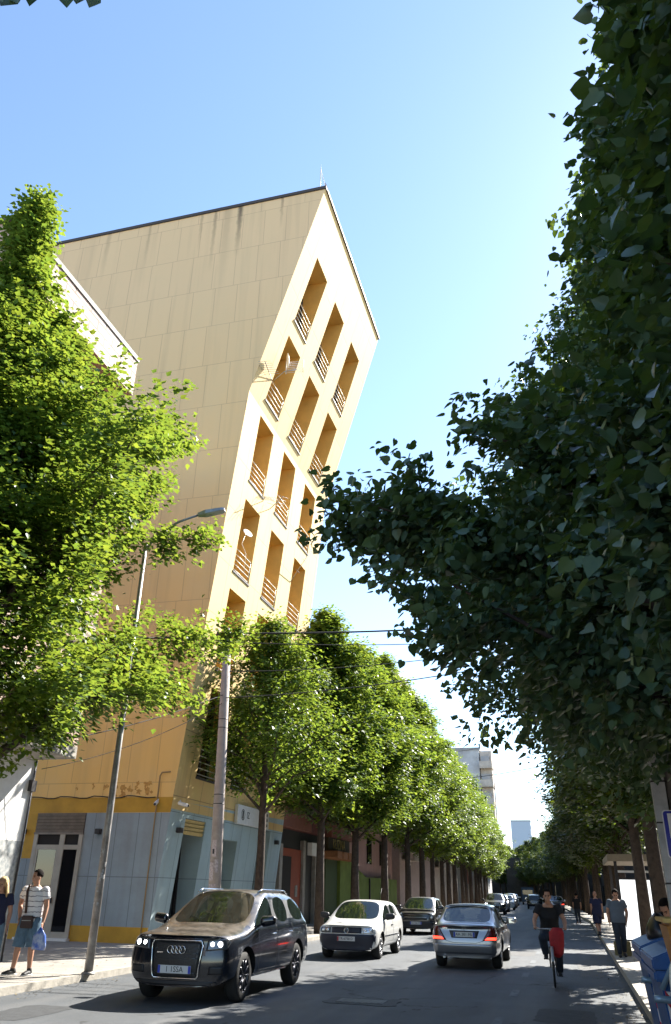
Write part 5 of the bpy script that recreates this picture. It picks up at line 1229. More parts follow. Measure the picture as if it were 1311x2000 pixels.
def wheel(par, x, y, r, wd, rim_m, spokes, side):
    o = MB(); w2 = wd / 2
    o.lathe([(r * .66, -w2), (r * .9, -w2), (r * .985, -w2 * .72), (r, -w2 * .3), (r, w2 * .3), (r * .985, w2 * .72), (r * .9, w2), (r * .66, w2), (r * .63, w2 * .6), (r * .63, -w2 * .6), (r * .66, -w2)], 32, 'x')
    t = o.build('wheel', M['rubber'], par); t.location = (x, y, r)
    o = MB(); s = side; q = lambda a: s * a
    o.lathe([(r * .655, q(w2 * .55)), (r * .67, q(w2 * .97)), (r * .64, q(w2 * 1.0)), (r * .60, q(w2 * .8)), (r * .585, q(w2 * .3)), (r * .1, q(w2 * .2))], 32, 'x')
    o.lathe([(0, q(w2 * .92)), (r * .10, q(w2 * .9)), (r * .14, q(w2 * .8)), (r * .14, q(w2 * .3))], 14, 'x')
    for k in range(spokes):
        a = 2 * pi * k / spokes
        for da in ((-.09, .09) if spokes <= 6 else (0,)):
            p0 = (q(w2 * .78), r * .12 * cos(a), r * .12 * sin(a)); p1 = (q(w2 * .86), r * .62 * cos(a + da * 1.6), r * .62 * sin(a + da * 1.6))
            o.tube([p0, ((p0[0] + p1[0]) / 2 + q(.008), (p0[1] + p1[1]) / 2, (p0[2] + p1[2]) / 2), p1], [(r * .045, r * .05)] * 3, 6)
    o.build('rim', rim_m, t); return t
def numberplate(par, name, y, z, s, face, w_=.52, bands=('b', 'b'), fs_=.1):
    t = MB(); sy = 1 if face == 'front' else -1
    t.box(-w_ / 2, w_ / 2, -.006, .006, -.055, .055); p = t.build('number_plate', M['plate'], par, .004); p.location = (0, y, z)
    if bands[0]: k = MB(); k.box(-w_ / 2 + .003, -w_ / 2 + .045, .0065 * sy, .0085 * sy, -.052, .052); k.build('plate_band', M['plateblue' if bands[0] == 'b' else 'platered'], p)
    if bands[1]: k = MB(); k.box(w_ / 2 - .045, w_ / 2 - .003, .0065 * sy, .0085 * sy, -.052, .052); k.build('plate_band', M['plateblue'], p)
    text('plate_lettering', s, fs_, M['black'], p, (0, .0085 * sy, 0), (RX, 0, pi if face == 'front' else 0), .001)
    return p
def mirror_pair(bvh, t, S, m, sc=1.0):
    for sx in (1, -1):
        y = S['roof_front'] + S['wslen'] * .62; x = S['W'] / 2 - .04; z = S['belt'] + .07
        o = MB(); o.cap_tube([(sx * (x + .06), y, z + .0), (sx * (x + .23 * sc), y - .02, z + .02)], [(.085 * sc, .06 * sc), (.075 * sc, .055 * sc)], 12, hint=(0, 0, 1)); mm = o.build('wing_mirror', m, t)
        o = MB(); o.tube([(sx * (x - .03), y + .02, z - .07), (sx * (x + .08), y, z - .02)], .022, 6); o.build('mirror_arm', M['black'], mm)
        o = MB(); o.box(sx * (x + .15) - .07, sx * (x + .15) + .07, y - .066 * sc, y - .06 * sc, z - .05, z + .06); o.build('mirror_glass', M['chrome'], mm)
def interior(t, S):
    o = MB(); fy = S['roof_front'] + S['wslen'] * .2
    for sx in (1, -1):
        o.cap_tube([(sx * .37, fy - .75, .62), (sx * .37, fy - .92, 1.12)], [(.24, .09), (.2, .07)], 10, hint=(1, 0, 0)); o.cap_tube([(sx * .37, fy - .94, 1.17), (sx * .37, fy - .95, 1.27)], [(.11, .05), (.1, .04)], 8, hint=(1, 0, 0))
    o.build('front_seats', M['seat'], t)
    o = MB(); o.box(-S['W'] / 2 + .16, S['W'] / 2 - .16, fy - .05, fy + .42, S['belt'] - .22, S['belt'] - .04); o.build('dashboard', M['seat'], t, .03)
    o = MB(); n = 18; o.tube([(.37 + .18 * cos(2 * pi * k / n), fy - .22 + .07 * sin(2 * pi * k / n), S['belt'] - .0 + .17 * sin(2 * pi * k / n)) for k in range(n + 1)], .014, 6, False); o.build('steering_wheel', M['black'], t)
def base_car(name, label, S, paint, loc, rz, glass='carglass', rim='rim', spokes=5, trim=None, group=None, detail=True, mirror=None, cat='car'):
    t = thing(name, label, cat, loc, rz, group); out, bvh = build_body_meshes(S, 3 if detail else 2)
    link('body', out['body'], M[paint], t)
    link('windscreen', out['windscreen'], M[glass], t); link('rear_window', out['rear_window'], M['carglass'], t)
    for q in out['side_window']: link('side_window', q, M['carglass'], t)
    link('underbody', out['underbody'], M['liner'], t)
    for key in ('pillar', 'wheel_well'):
        for q in out[key]: link(key, q, M['black' if key == 'pillar' else 'liner'], t)
    for y in (S['front_axle'], S['rear_axle']):
        for sx in (1, -1): wheel(t, sx * (S['W'] / 2 - .165), y, S['wheel_r'], .225, M[rim], spokes, sx)
    mirror_pair(bvh, t, S, M[mirror or paint])
    if detail:
        interior(t, S)
        W = S['W'] / 2; fa, ra = S['front_axle'], S['rear_axle']; Rw = S['wheel_r'] + .055; bp = S['bpillar']; b_ = S['belt']
        for sx in (1, -1):
            o = MB()
            for line in ([(S['roof_front'] + S['wslen'] - .24, z) for z in np.linspace(b_ - .02, .42, 12)], [(bp - .01, z) for z in np.linspace(b_ - .0, .40, 12)],
                         [(y, .40) for y in np.linspace(S['roof_front'] + S['wslen'] - .24, bp if S['doors'] == 2 else ra + Rw + .02, 16)],
                         [(S['cpillar'] + .0 - .0 * z, z) for z in np.linspace(b_ + .0, .78, 8)] if S['doors'] == 4 else []):
                s_ = seam(bvh, line, sx)
                if s_.v: b0 = len(o.v); o.v += s_.v; o.f += [tuple(b0 + i for i in f_) for f_ in s_.f]; o.sm += s_.sm
            o.build('door_seam', M['black'], t)
            for yy in ([bp + .16] if S['doors'] == 2 else [bp + .16, S['cpillar'] + .12]):
                l_, _ = hit(bvh, (3 * sx, yy, b_ - .14), (-sx, 0, 0)); 
                if l_:
                    o = MB(); o.cap_tube([l_ + Vector((sx * .012, -.09, 0)), l_ + Vector((sx * .03, 0, 0)), l_ + Vector((sx * .012, .09, 0))], [(.016, .012)] * 3, 8, hint=(0, 0, 1)); o.build('door_handle', M[S.get('handle', paint)], t)
    return t, bvh
def ring(o, cx, cz, r, th, y, n=24):
    pts = [(cx + r * cos(2 * pi * k / n), y, cz + r * sin(2 * pi * k / n)) for k in range(n + 1)]; o.tube(pts, th, 6, False)
def addp(t, name, mb, m, parent=None): return mb.build(name, M[m] if isinstance(m, str) else m, parent or t)

# --- black SUV
S1 = dict(L=4.63, W=1.88, H=1.62, belt=1.06, hood=1.08, nose=.93, front_axle=1.40, rear_axle=-1.40, hoodlen=1.22, wslen=.82, bpillar=-.12, cpillar=-1.02, roof_rear=.42, rear_base=.10, wheel_r=.365, kind='hatch', doors=4, quarter=True, tumble=.70, sill=.30, handle='chrome', qdrop=.05)
suv, bv = base_car('black_suv', 'large black dusty SUV with lit headlamps and a chrome-framed grille facing the camera', S1, 'p_black', (-6.32, 15.55, 0.004), pi, 'carglass_dusty', 'rim_dark', 10)
f = S1['L'] / 2; suv.scale = (1, 1, 1.03)
addp(suv, 'grille', patch(bv, [(-.38, .36), (.38, .36), (.43, .86), (-.43, .86)], 'front', .014, 14, 12), mat('grille_black', (.012, .012, .013), .35, bump=.3))
g_ = bpy.data.objects[suv.children[-1].name]
o = MB(); P = []
for (x, z) in [(-.37, .36), (.37, .36), (.40, .40), (.45, .82), (.42, .88), (-.42, .88), (-.45, .82), (-.40, .40), (-.37, .36)]: P.append((x, z))
Q = []
for a, b_ in zip(P, P[1:]):
    for k in range(5):
        x = a[0] + (b_[0] - a[0]) * k / 5; z = a[1] + (b_[1] - a[1]) * k / 5; l_, _ = hit(bv, (x, 5, z), (0, -1, 0)); Q.append(l_ + Vector((0, .02, 0)))
Q.append(Q[0]); o.tube(Q, .013, 6, False); addp(suv, 'grille_frame', o, 'chrome', g_)
o = MB()
for i in range(6):
    z = .44 + i * .065
    if .47 < z < .6: continue
    pts = []
    for k in range(9):
        x = -.38 + .76 * k / 8; l_, _ = hit(bv, (x, 5, z), (0, -1, 0)); pts.append(l_ + Vector((0, .018, 0)))
    o.tube(pts, .006, 5)
addp(suv, 'grille_bars', o, 'lampdark', g_)
ly, _ = hit(bv, (0, 5, .75), (0, -1, 0))
o = MB()
for k in range(4): ring(o, -.105 + k * .07, .75, .052, .0075, ly.y + .03)
addp(suv, 'ring_emblem', o, 'chrome', g_)
o = MB(); o.box(.24, .34, ly.y + .018, ly.y + .024, .70, .715); addp(suv, 'small_badge', o, 'chrome', g_)
lp, _ = hit(bv, (0, 5, .50), (0, -1, 0)); numberplate(suv, '', lp.y + .028, .48, '1 1SSA', 'front', .58, fs_=.11)
for sx in (1, -1):
    hl = addp(suv, 'headlight', patch(bv, [(sx * .50, .74), (sx * .84, .77), (sx * .87, .93), (sx * .52, .885)], 'front', .01, 10, 6), 'lampdark')
    for (x, r_) in ((.60, .035), (.72, .045)):
        l_, _ = hit(bv, (sx * x, 5, .835), (0, -1, 0)); o = MB(); o.sphere(l_ + Vector((0, .0, 0)), (r_, .028, r_), 12, 8); addp(suv, 'lamp', o, 'led', hl)
    fl = addp(suv, 'fog_lamp', patch(bv, [(sx * .56, .42), (sx * .80, .43), (sx * .80, .53), (sx * .58, .53)], 'front', .006, 6, 4), 'black')
    o = MB(); pts = []
    o2 = MB(); o2.tube([(sx * .60, -1.5, S1['H'] - .07), (sx * .60, -1.3, S1['H'] - .015), (sx * .61, .0, S1['H'] + .0), (sx * .60, .2, S1['H'] - .05)], .016, 6); addp(suv, 'roof_rail', o2, 'chrome')
    s_ = seam(bv, [(y, .335) for y in np.linspace(-.95, .95, 16)], sx, .012, .004); s_.build('sill_trim', M['chrome'], suv)
o = MB(); pts = []
addp(suv, 'lower_intake', patch(bv, [(-.72, .27), (.72, .27), (.70, .33), (-.70, .33)], 'front', .004, 14, 3), 'black')
o = MB(); fy = S1['roof_front'] + .5; o.box(-.62, -.12, fy - .16, fy + .12, 1.03, 1.045); addp(suv, 'blue_folder', o, mat('blue_card', (.05, .13, .30), .5))
o = MB(); o.cap_tube([(-.08, S1['roof_front'] + .14, 1.46), (.08, S1['roof_front'] + .14, 1.46)], [(.035, .02)] * 2, 8); addp(suv, 'interior_mirror', o, 'black')

# --- white hatchback with dark blue bumper
S2 = dict(L=4.15, W=1.73, H=1.44, belt=.95, hood=.94, nose=.80, front_axle=1.26, rear_axle=-1.25, hoodlen=1.05, wslen=.72, bpillar=-.25, cpillar=-1.0, roof_rear=.34, rear_base=.12, wheel_r=.31, kind='hatch', doors=2, quarter=False, tumble=.73, sill=.26, handle='black')
golf, bv = base_car('white_hatchback', 'older white hatchback with a dark blue front bumper and worn bonnet, following the SUV', S2, 'p_white', (-6.08, 25.35, .004), pi, 'carglass', 'rim', 7, mirror='black')
addp(golf, 'front_bumper', patch(bv, [(-.76, .215), (.76, .215), (.80, .61), (-.80, .61)], 'front', .012, 20, 8), 'navyplastic')
gr = addp(golf, 'grille', patch(bv, [(-.42, .635), (.42, .635), (.42, .775), (-.42, .775)], 'front', .014, 12, 4), 'navyplastic')
l_, _ = hit(bv, (0, 5, .70), (0, -1, 0)); o = MB(); ring(o, 0, .70, .062, .008, l_.y + .022)
yv = l_.y + .022
for P in ([(-.03, .745), (0, .70), (.03, .745)], [(-.045, .725), (-.02, .655), (0, .695), (.02, .655), (.045, .725)]): o.tube([(p[0], yv, p[1]) for p in P], .005, 5)
addp(golf, 'round_emblem', o, 'chrome', gr)
for sx in (1, -1):
    hl = addp(golf, 'headlight', patch(bv, [(sx * .45, .635), (sx * .76, .64), (sx * .74, .765), (sx * .45, .775)], 'front', .014, 8, 5), 'lampdark' if sx > 0 else 'lamp')
    for x in (.53, .66):
        l_, _ = hit(bv, (sx * x, 5, .70), (0, -1, 0)); o = MB(); o.sphere(l_ + Vector((0, .006, 0)), (.045, .02, .045), 12, 8); addp(golf, 'lamp', o, 'chrome', hl)
    s_ = seam(bv, [(y, .56) for y in np.linspace(-.9, .9, 14)], sx, .014, .006); s_.build('rubbing_strip', M['black'], golf)
lp, _ = hit(bv, (0, 5, .50), (0, -1, 0)); numberplate(golf, '', lp.y + .03, .50, 'TR-6758 D', 'front', .50, ('', ''), .085)
pp = [c for c in golf.children if c.name.startswith('number_plate')][0]; k = MB(); k.box(.205, .247, .0065, .0085, -.052, .052); k.build('plate_band', M['platered'], pp)
o = patch(bv, [(.05, 1.35), (.30, 1.25), (.40, 1.65), (.12, 1.75)], 'top', .003, 8, 8, .0)
addp(golf, 'bare_patch', o, mat('bare_metal', (.13, .13, .14), .5, col2=(.5, .5, .48), vscale=9))
o = MB(); o.tube([(-.6, .5, 1.43), (-.62, .2, 1.75)], .004, 4); addp(golf, 'aerial', o, 'black')

# --- silver saloon seen from behind
S3 = dict(L=4.53, W=1.73, H=1.425, belt=.93, hood=.92, nose=.78, boot=1.0, front_axle=1.42, rear_axle=-1.30, hoodlen=1.2, wslen=.80, bpillar=-.12, cpillar=-1.0, roof_rear=1.28, rear_base=.62, wheel_r=.315, kind='sedan', doors=4, quarter=False, tumble=.72, sill=.27, handle='p_silver', qdrop=.03)
sed, bv = base_car('silver_saloon', 'silver grey saloon with lit red brake lamps driving away down the middle of the street', S3, 'p_silver', (-2.70, 24.1, .004), 0, 'carglass', 'rim', 5)
for sx in (1, -1):
    tl = addp(sed, 'tail_light', patch(bv, [(sx * .44, .63), (sx * .81, .63), (sx * .81, .94), (sx * .66, .96)], 'rear', .012, 8, 8), 'tailred')
    addp(sed, 'brake_lamp', patch(bv, [(sx * .50, .645), (sx * .77, .65), (sx * .78, .71), (sx * .56, .70)], 'rear', .018, 6, 3), 'brake', tl)
l_, _ = hit(bv, (0, -5, .76), (0, 1, 0)); 
addp(sed, 'plate_recess', patch(bv, [(-.31, .68), (.31, .68), (.37, .84), (-.37, .84)], 'rear', .004, 10, 4, 0), mat('recess_grey', (.07, .07, .08), .5, .5))
numberplate(sed, '', l_.y - .02, .755, 'AA 381 ML', 'rear', .52, fs_=.09)
o = MB()
def back_line(pts, r_=.005):
    P = []
    for (x, z) in pts:
        q, _n = hit(bv, (x, -5, z), (0, 1, 0)); 
        if q: P.append(q)
    o.tube(P, r_, 5)
back_line([(-.64 + .0 * k, .95) for k in range(1)] + [(-.62 + .03 * k, .95 - .075 * k) for k in range(5)] + [(-.46 + .05 * k, .62 - .012 * k) for k in range(4)] + [(x, .575) for x in np.linspace(-.28, .28, 8)] + [(.31 + .05 * k, .584 + .012 * k) for k in range(4)] + [(.50 + .03 * k, .65 + .075 * k) for k in range(5)])
addp(sed, 'boot_seam', o, 'black')
addp(sed, 'rear_bumper', patch(bv, [(-.78, .34), (.78, .34), (.80, .55), (-.80, .55)], 'rear', .016, 20, 6), 'p_silver')
o = MB(); q, _n = hit(bv, (0, -5, .88), (0, 1, 0)); ring(o, 0, .885, .033, .005, q.y - .01); addp(sed, 'round_emblem', o, 'chrome')
o = MB()
q, _n = hit(bv, (-.4, -5, .885), (0, 1, 0)); o.box(-.53, -.41, q.y - .014, q.y - .008, .875, .90); addp(sed, 'badge', o, 'chrome')
o = MB(); o.box(-.2, .3, -1.35, -1.1, 1.06, 1.075); addp(sed, 'white_card', o, 'white')
o = MB(); 
for sx in (1,): o.lathe([(.03, -.05), (.032, .05), (.02, .05)], 10, 'y', (-.5, -2.2, .27))
addp(sed, 'exhaust', o, 'chrome')

# --- small dark people carrier
S4 = dict(L=3.75, W=1.69, H=1.46, belt=.98, hood=.98, nose=.82, front_axle=1.20, rear_axle=-1.25, hoodlen=.72, wslen=.78, bpillar=-.15, cpillar=-.95, roof_rear=.30, rear_base=.10, wheel_r=.30, kind='hatch', doors=4, quarter=False, tumble=.74, sill=.27, handle='black')
ff, bv = base_car('compact_car', 'small two-tone dark grey and silver compact car behind the silver saloon, facing the camera', S4, 'p_dkgrey', (-6.72, 39.6, .004), pi, 'carglass', 'rim', 6)
addp(ff, 'bonnet_strip', patch(bv, [(-.50, .66), (.50, .66), (.53, .69), (-.53, .69)], 'front', .015, 12, 2), 'p_grey')
addp(ff, 'grille', patch(bv, [(-.48, .58), (.48, .58), (.50, .64), (-.50, .64)], 'front', .012, 12, 2), 'black')
addp(ff, 'front_bumper', patch(bv, [(-.78, .25), (.78, .25), (.76, .50), (-.76, .50)], 'front', .012, 16, 6), 'black')
for sx in (1, -1):
    hl = addp(ff, 'headlight', patch(bv, [(sx * .55, .60), (sx * .77, .62), (sx * .76, .86), (sx * .60, .82)], 'front', .012, 8, 6), 'lampdark')
    for z in (.67, .79): l_, _ = hit(bv, (sx * .67, 5, z), (0, -1, 0)); o = MB(); o.sphere(l_ + Vector((0, .006, 0)), (.055, .022, .055), 12, 8); addp(ff, 'lamp', o, 'lamp', hl)
lp, _ = hit(bv, (0, 5, .45), (0, -1, 0)); numberplate(ff, '', lp.y + .03, .45, 'AA 736 CT', 'front', .50, fs_=.085)
o = patch(bv, [(-.55, .35), (.55, .35), (.5, -1.3), (-.5, -1.3)], 'top', .004, 8, 12, 0); addp(ff, 'light_roof', o, 'p_grey')

# --- the queue of cars further away
def repaint(t, paint):
    for ch in t.children:
        if ch.name.startswith(('body', 'wing_mirror')) and ch.material_slots:
            ch.material_slots[0].link = 'OBJECT'; ch.material_slots[0].material = M[paint]
def clone(src, name, label, loc, rz, paint, sc=(1, 1, 1), drop=()):
    c = copy_tree(src); c.name = name; c.location = loc; c.rotation_euler = (0, 0, rz); c['label'] = label; c.scale = sc
    repaint(c, paint)
    for ch in list(c.children):
        if ch.name.split('.')[0] in drop:
            for g_ in list(ch.children):
                bpy.data.objects.remove(g_)
            bpy.data.objects.remove(ch)
    return c
def facing(y): return pi + (.04 if y > 60 else 0)
DR = ('grille', 'blue_folder', 'number_plate', 'small_badge')
DG = ('front_bumper', 'bare_patch', 'number_plate', 'grille', 'aerial')
def face_kit(c, S, lamps=True):
    f_ = S['L'] / 2; o = MB(); o.box(-.4, .4, f_ - .09, f_ - .02, .50, .68); o.build('grille', M['black'], c)
    o = MB(); o.box(-.26, .26, f_ - .02, f_ - .0, .38, .48); o.build('number_plate', M['plate'], c)
q = clone(suv, 'parked_suv', 'dark SUV, nearest of the far queue of cars on the left side', (-6.65, 77.3, .004), facing(77), 'p_dkgrey', (1, 1, 1.02), DR); face_kit(q, S1)
q = clone(golf, 'estate_car', 'light grey car second in the far queue, right behind the dark SUV', (-7.05, 88, .004), facing(88), 'p_grey', (1.03, 1.05, 1.08), DG); face_kit(q, S2)
q = clone(golf, 'white_car', 'white car third in the far queue on the left side', (-7.2, 99, .004), facing(99), 'p_white', (1, 1, 1.05), DG); face_kit(q, S2)
q = clone(suv, 'silver_suv', 'silver car fourth in the far queue on the left side', (-7.9, 113, .004), facing(113), 'p_grey', (1, 1, 1.02), DR); face_kit(q, S1)
q = clone(golf, 'small_car', 'dark small car fifth in the far queue on the left side', (-8.4, 124, .004), facing(124), 'p_dkgrey', (1, 1, 1.03), DG); face_kit(q, S2)
q = clone(golf, 'small_car', 'pale small car at the very end of the far left queue', (-8.8, 134, .004), facing(134), 'p_white', (1, 1, 1.1), DG); face_kit(q, S2)
q = clone(suv, 'dark_hatchback', 'black car driving away ahead, its rear just left of the cyclist', (-4.75, 111, .004), .04, 'p_black', (1, .9, .98), DR)
o = MB(); o.box(-.3, .3, -2.34, -2.28, .62, .74); o.build('number_plate', M['plate'], q)
q = clone(golf, 'white_car', 'white car beyond the black one driving away', (-5.6, 128, .004), .04, 'p_white', (1.05, 1, 1.1), DG)
q = clone(sed, 'silver_car', 'silver car parked by the right kerb beyond the cyclist', (-1.9, 98, .004), .04, 'p_grey', (1, 1, 1.05), ('number_plate',))
# dark blue van top in the distance
vn = thing('delivery_van', 'tall dark blue van in the far distance above the queue of cars', 'van', (-7.4, 150, .004), .04)
o = MB(); o.add(*prism([(2.6, .4), (2.6, 1.1), (1.9, 1.35), (1.2, 2.35), (.6, 2.6), (-2.6, 2.6), (-2.7, .4)], -1.0, 1.0, 'x')); o.build('body', mat('van_blue', (.02, .05, .10), .4), vn, .06)
o = MB(); o.box(-.8, .8, -2.74, -2.705, 1.5, 2.2); o.build('rear_window', M['carglass'], vn)
for sx in (1, -1):
    for yy in (1.7, -1.7): wheel(vn, sx * .85, yy, .35, .22, M['rim'], 6, sx)

# ------------------------------------------------------------------ people
def remeshed(mb, voxel, name, m, parent, smooth=3):
    me = mb.mesh(); o = bpy.data.objects.new('tmp', me); COL.objects.link(o)
    r = o.modifiers.new('r', 'REMESH'); r.mode = 'VOXEL'; r.voxel_size = voxel
    s_ = o.modifiers.new('s', 'SMOOTH'); s_.factor = .5; s_.iterations = smooth
    q = evalmesh(o); bpy.data.objects.remove(o); q.polygons.foreach_set('use_smooth', [True] * len(q.polygons))
    return link(name, q, m, parent)
def V3(*a): return Vector(a)
def person(label, loc, rz, J, clothes, group=None, build=1.0, hair='hair_dark', hairstyle='short', head_tilt=0.0, head_turn=0.0, cat='person'):
    """J: joints (x right of the person, y forward, z up). Body is one skin; clothing, hair are children."""
    t = thing('person', label, cat, loc, rz, group); b = build
    o = MB(); pel, che, nek, hd = V3(*J['pelvis']), V3(*J['chest']), V3(*J['neck']), V3(*J['head'])
    mid = (pel + che) / 2
    torso = [(pel - V3(0, 0, .06), (.15 * b, .10 * b)), (pel + V3(0, 0, .04), (.165 * b, .11 * b)), (mid, (.145 * b, .10 * b)), (che - V3(0, 0, .04), (.165 * b, .115 * b)), (che + V3(0, 0, .10), (.17 * b, .10 * b)), (nek - V3(0, 0, .045), (.11 * b, .075 * b))]
    o.cap_tube([p for p, r in torso], [r for p, r in torso], 18, hint=(1, 0, 0))
    o.cap_tube([nek - V3(0, 0, .05), hd - V3(0, 0, .06)], [.06, .055], 12)
    # head
    Rh = Matrix.Rotation(head_turn, 3, 'Z') @ Matrix.Rotation(head_tilt, 3, 'X')
    def hp(x, y, z): return hd + Rh @ V3(x, y, z)
    hv = MB(); hv.sphere((0, 0, .045), (.076, .095, .10), 18, 12); hv.sphere((0, .018, -.03), (.060, .078, .085), 16, 10); hv.sphere((0, .05, -.085), (.034, .032, .025), 12, 8)
    hv.cap_tube([(0, .088, .02), (0, .108, -.018)], [.010, .016], 8); hv.sphere((0, .090, -.055), (.026, .012, .011), 10, 6)
    for sx in (1, -1):
        hv.sphere((sx * .079, -.005, -.005), (.010, .022, .032), 8, 6); hv.sphere((sx * .034, .078, .036), (.026, .012, .010), 8, 6)
    o.add([hp(*v) for v in hv.v], hv.f, True)
    for s_, sd in (('R', 1), ('L', -1)):
        sh, el, wr = V3(*J['shoulder' + s_]), V3(*J['elbow' + s_]), V3(*J['wrist' + s_])
        o.cap_tube([che + V3(sd * .08, 0, .08), sh], [.06 * b, .058 * b], 12); o.cap_tube([sh, (sh + el) / 2, el], [.054 * b, .05 * b, .041 * b], 12); o.cap_tube([el, el.lerp(wr, .3), wr], [.041 * b, .042 * b, .027 * b], 12)
        hdv = V3(*J.get('hand' + s_, (wr - el).normalized())).normalized(); side = V3(*J.get('palm' + s_, (0, 1, 0))); side = (side - hdv * side.dot(hdv)).normalized(); nr = hdv.cross(side)
        pc = wr + hdv * .055
        o.cap_tube([wr, pc + hdv * .03], [(.036, .018), (.040, .016)], 10, hint=side); curl = J.get('curl' + s_, .35)
        for k, (off, ln) in enumerate([(-.030, .062), (-.010, .075), (.010, .080), (.030, .070)]):
            p0 = pc + hdv * .03 + side * off; d1 = (hdv + nr * sd * curl * .6).normalized(); p1 = p0 + d1 * ln * .5; d2 = (hdv * max(-.3, 1 - curl) + nr * sd * curl * 1.6).normalized(); p2 = p1 + d2 * ln * .5
            o.cap_tube([p0, p1, p2], [.0095, .009, .008], 8)
        p0 = wr + hdv * .03 + side * .034; p1 = p0 + (hdv * .7 + side * .8).normalized() * .035; p2 = p1 + (hdv + nr * sd * .4).normalized() * .032; o.cap_tube([p0, p1, p2], [.012, .0105, .009], 8)
        hp_, kn, an = V3(*J['hip' + s_]), V3(*J['knee' + s_]), V3(*J['ankle' + s_])
        o.cap_tube([hp_, hp_.lerp(kn, .5), kn], [.088 * b, .078 * b, .056 * b], 14); o.cap_tube([kn, kn.lerp(an, .3), an], [.056 * b, .058 * b, .036 * b], 12)
        to = V3(*J['toe' + s_]); o.cap_tube([an - V3(0, 0, .03) - (to - an).normalized() * .03, an.lerp(to, .5) - V3(0, 0, .01), to], [(.034, .032), (.038, .03), (.034, .018)], 10, hint=(1, 0, 0))
    remeshed(o, .009, 'body', M['skin'], t)
    # clothing
    def sleeves(o, r, to_el=.55, full=False, puff=0.0):
        for s_, sd in (('R', 1), ('L', -1)):
            sh, el, wr = V3(*J['shoulder' + s_]), V3(*J['elbow' + s_]), V3(*J['wrist' + s_])
            o.cap_tube([che + V3(sd * .09, 0, .075), sh + V3(0, 0, .0)], [.072 * b, .072 * b], 12)
            if full: o.tube([sh, el, wr.lerp(el, .08)], [(.066 * b,) * 2, (.056 * b,) * 2, (.042 * b,) * 2], 14)
            else: o.tube([sh, sh.lerp(el, to_el * .5), sh.lerp(el, to_el)], [(.068 * b,) * 2, (.072 * b,) * 2, (.078 * b,) * 2], 14)
    def shirt(m, hem=.06, loose=1.0, full=False, name='shirt'):
        o = MB(); L = loose * b
        P = [(pel + V3(0, 0, -hem), (.19 * L, .135 * L)), (pel + V3(0, 0, .07), (.178 * L, .13 * L)), (mid, (.166 * L, .122 * L)), (che - V3(0, 0, .04), (.182 * L, .132 * L)), (che + V3(0, 0, .095), (.185 * b, .115 * b)), (nek - V3(0, 0, .025), (.105 * b, .085 * b)), (nek - V3(0, 0, .005), (.07 * b, .07 * b))]
        o.tube([p for p, r in P], [r for p, r in P], 20, True, (1, 0, 0)); sleeves(o, 0, full=full)
        return remeshed(o, .010, name, M[m], t, 4)
    def legs(m, to='ankle', loose=1.0, name='trousers'):
        o = MB(); o.cap_tube([pel - V3(0, 0, .05), pel + V3(0, 0, .03)], [(.168 * b * loose, .122 * b * loose)] * 2, 18, hint=(1, 0, 0))
        for s_ in ('R', 'L'):
            hp_, kn, an = V3(*J['hip' + s_]), V3(*J['knee' + s_]), V3(*J['ankle' + s_])
            if to == 'ankle': o.cap_tube([hp_, hp_.lerp(kn, .5), kn], [.100 * b * loose, .090 * b * loose, .074 * b * loose], 16); o.cap_tube([kn, kn.lerp(an, .4), an.lerp(kn, .10)], [.074 * b * loose, .070 * b * loose, .060 * b * loose], 16)
            else: o.tube([hp_ + V3(0, 0, .02), hp_.lerp(kn, .5), kn.lerp(an, to)], [.104 * b * loose, .102 * b * loose, .100 * b * loose], 16)
        return remeshed(o, .010, name, M[m], t, 3)
    for c in clothes:
        if c[0] == 'shirt': shirt(*c[1:])
        elif c[0] == 'legs': legs(*c[1:])
        elif c[0] == 'shoes':
            for s_ in ('R', 'L'):
                an, to = V3(*J['ankle' + s_]), V3(*J['toe' + s_]); dv = (to - an); dv.z = 0; dv = dv.normalized() if dv.length > .02 else V3(0, 1, 0)
                o = MB(); o.cap_tube([an + V3(0, 0, .02), an - V3(0, 0, .04) - dv * .035], [.046, .048], 12); o.cap_tube([an - V3(0, 0, .045) - dv * .04, an.lerp(to, .5) - V3(0, 0, .015), to + dv * .02], [(.045, .04), (.05, .042), (.046, .028)], 12, hint=(1, 0, 0))
                sh_ = remeshed(o, .010, 'shoe', M[c[1]], t, 2)
                if len(c) > 2:
                    o = MB(); z = min(an.z, to.z); o.tube([an - dv * .08 + V3(0, 0, -(an.z - to.z) - .018), to + dv * .045 - V3(0, 0, .016)], [(.045, .012), (.045, .010)], 10, hint=(1, 0, 0)); o.build('sole', M[c[2]], sh_)
    # hair, brows and eyes
    o = MB()
    if hairstyle == 'short':
        o.sphere((0, -.012, .062), (.083, .098, .096), 18, 12); cut = lambda v: v.y > .058 and v.z < .10 or v.z < .0 or (v.z < .03 and v.y > -.02)
    elif hairstyle == 'bald': o = None
    else:
        o.sphere((0, -.018, .055), (.092, .105, .102), 18, 12); cut = lambda v: v.y > .058 and v.z < .09
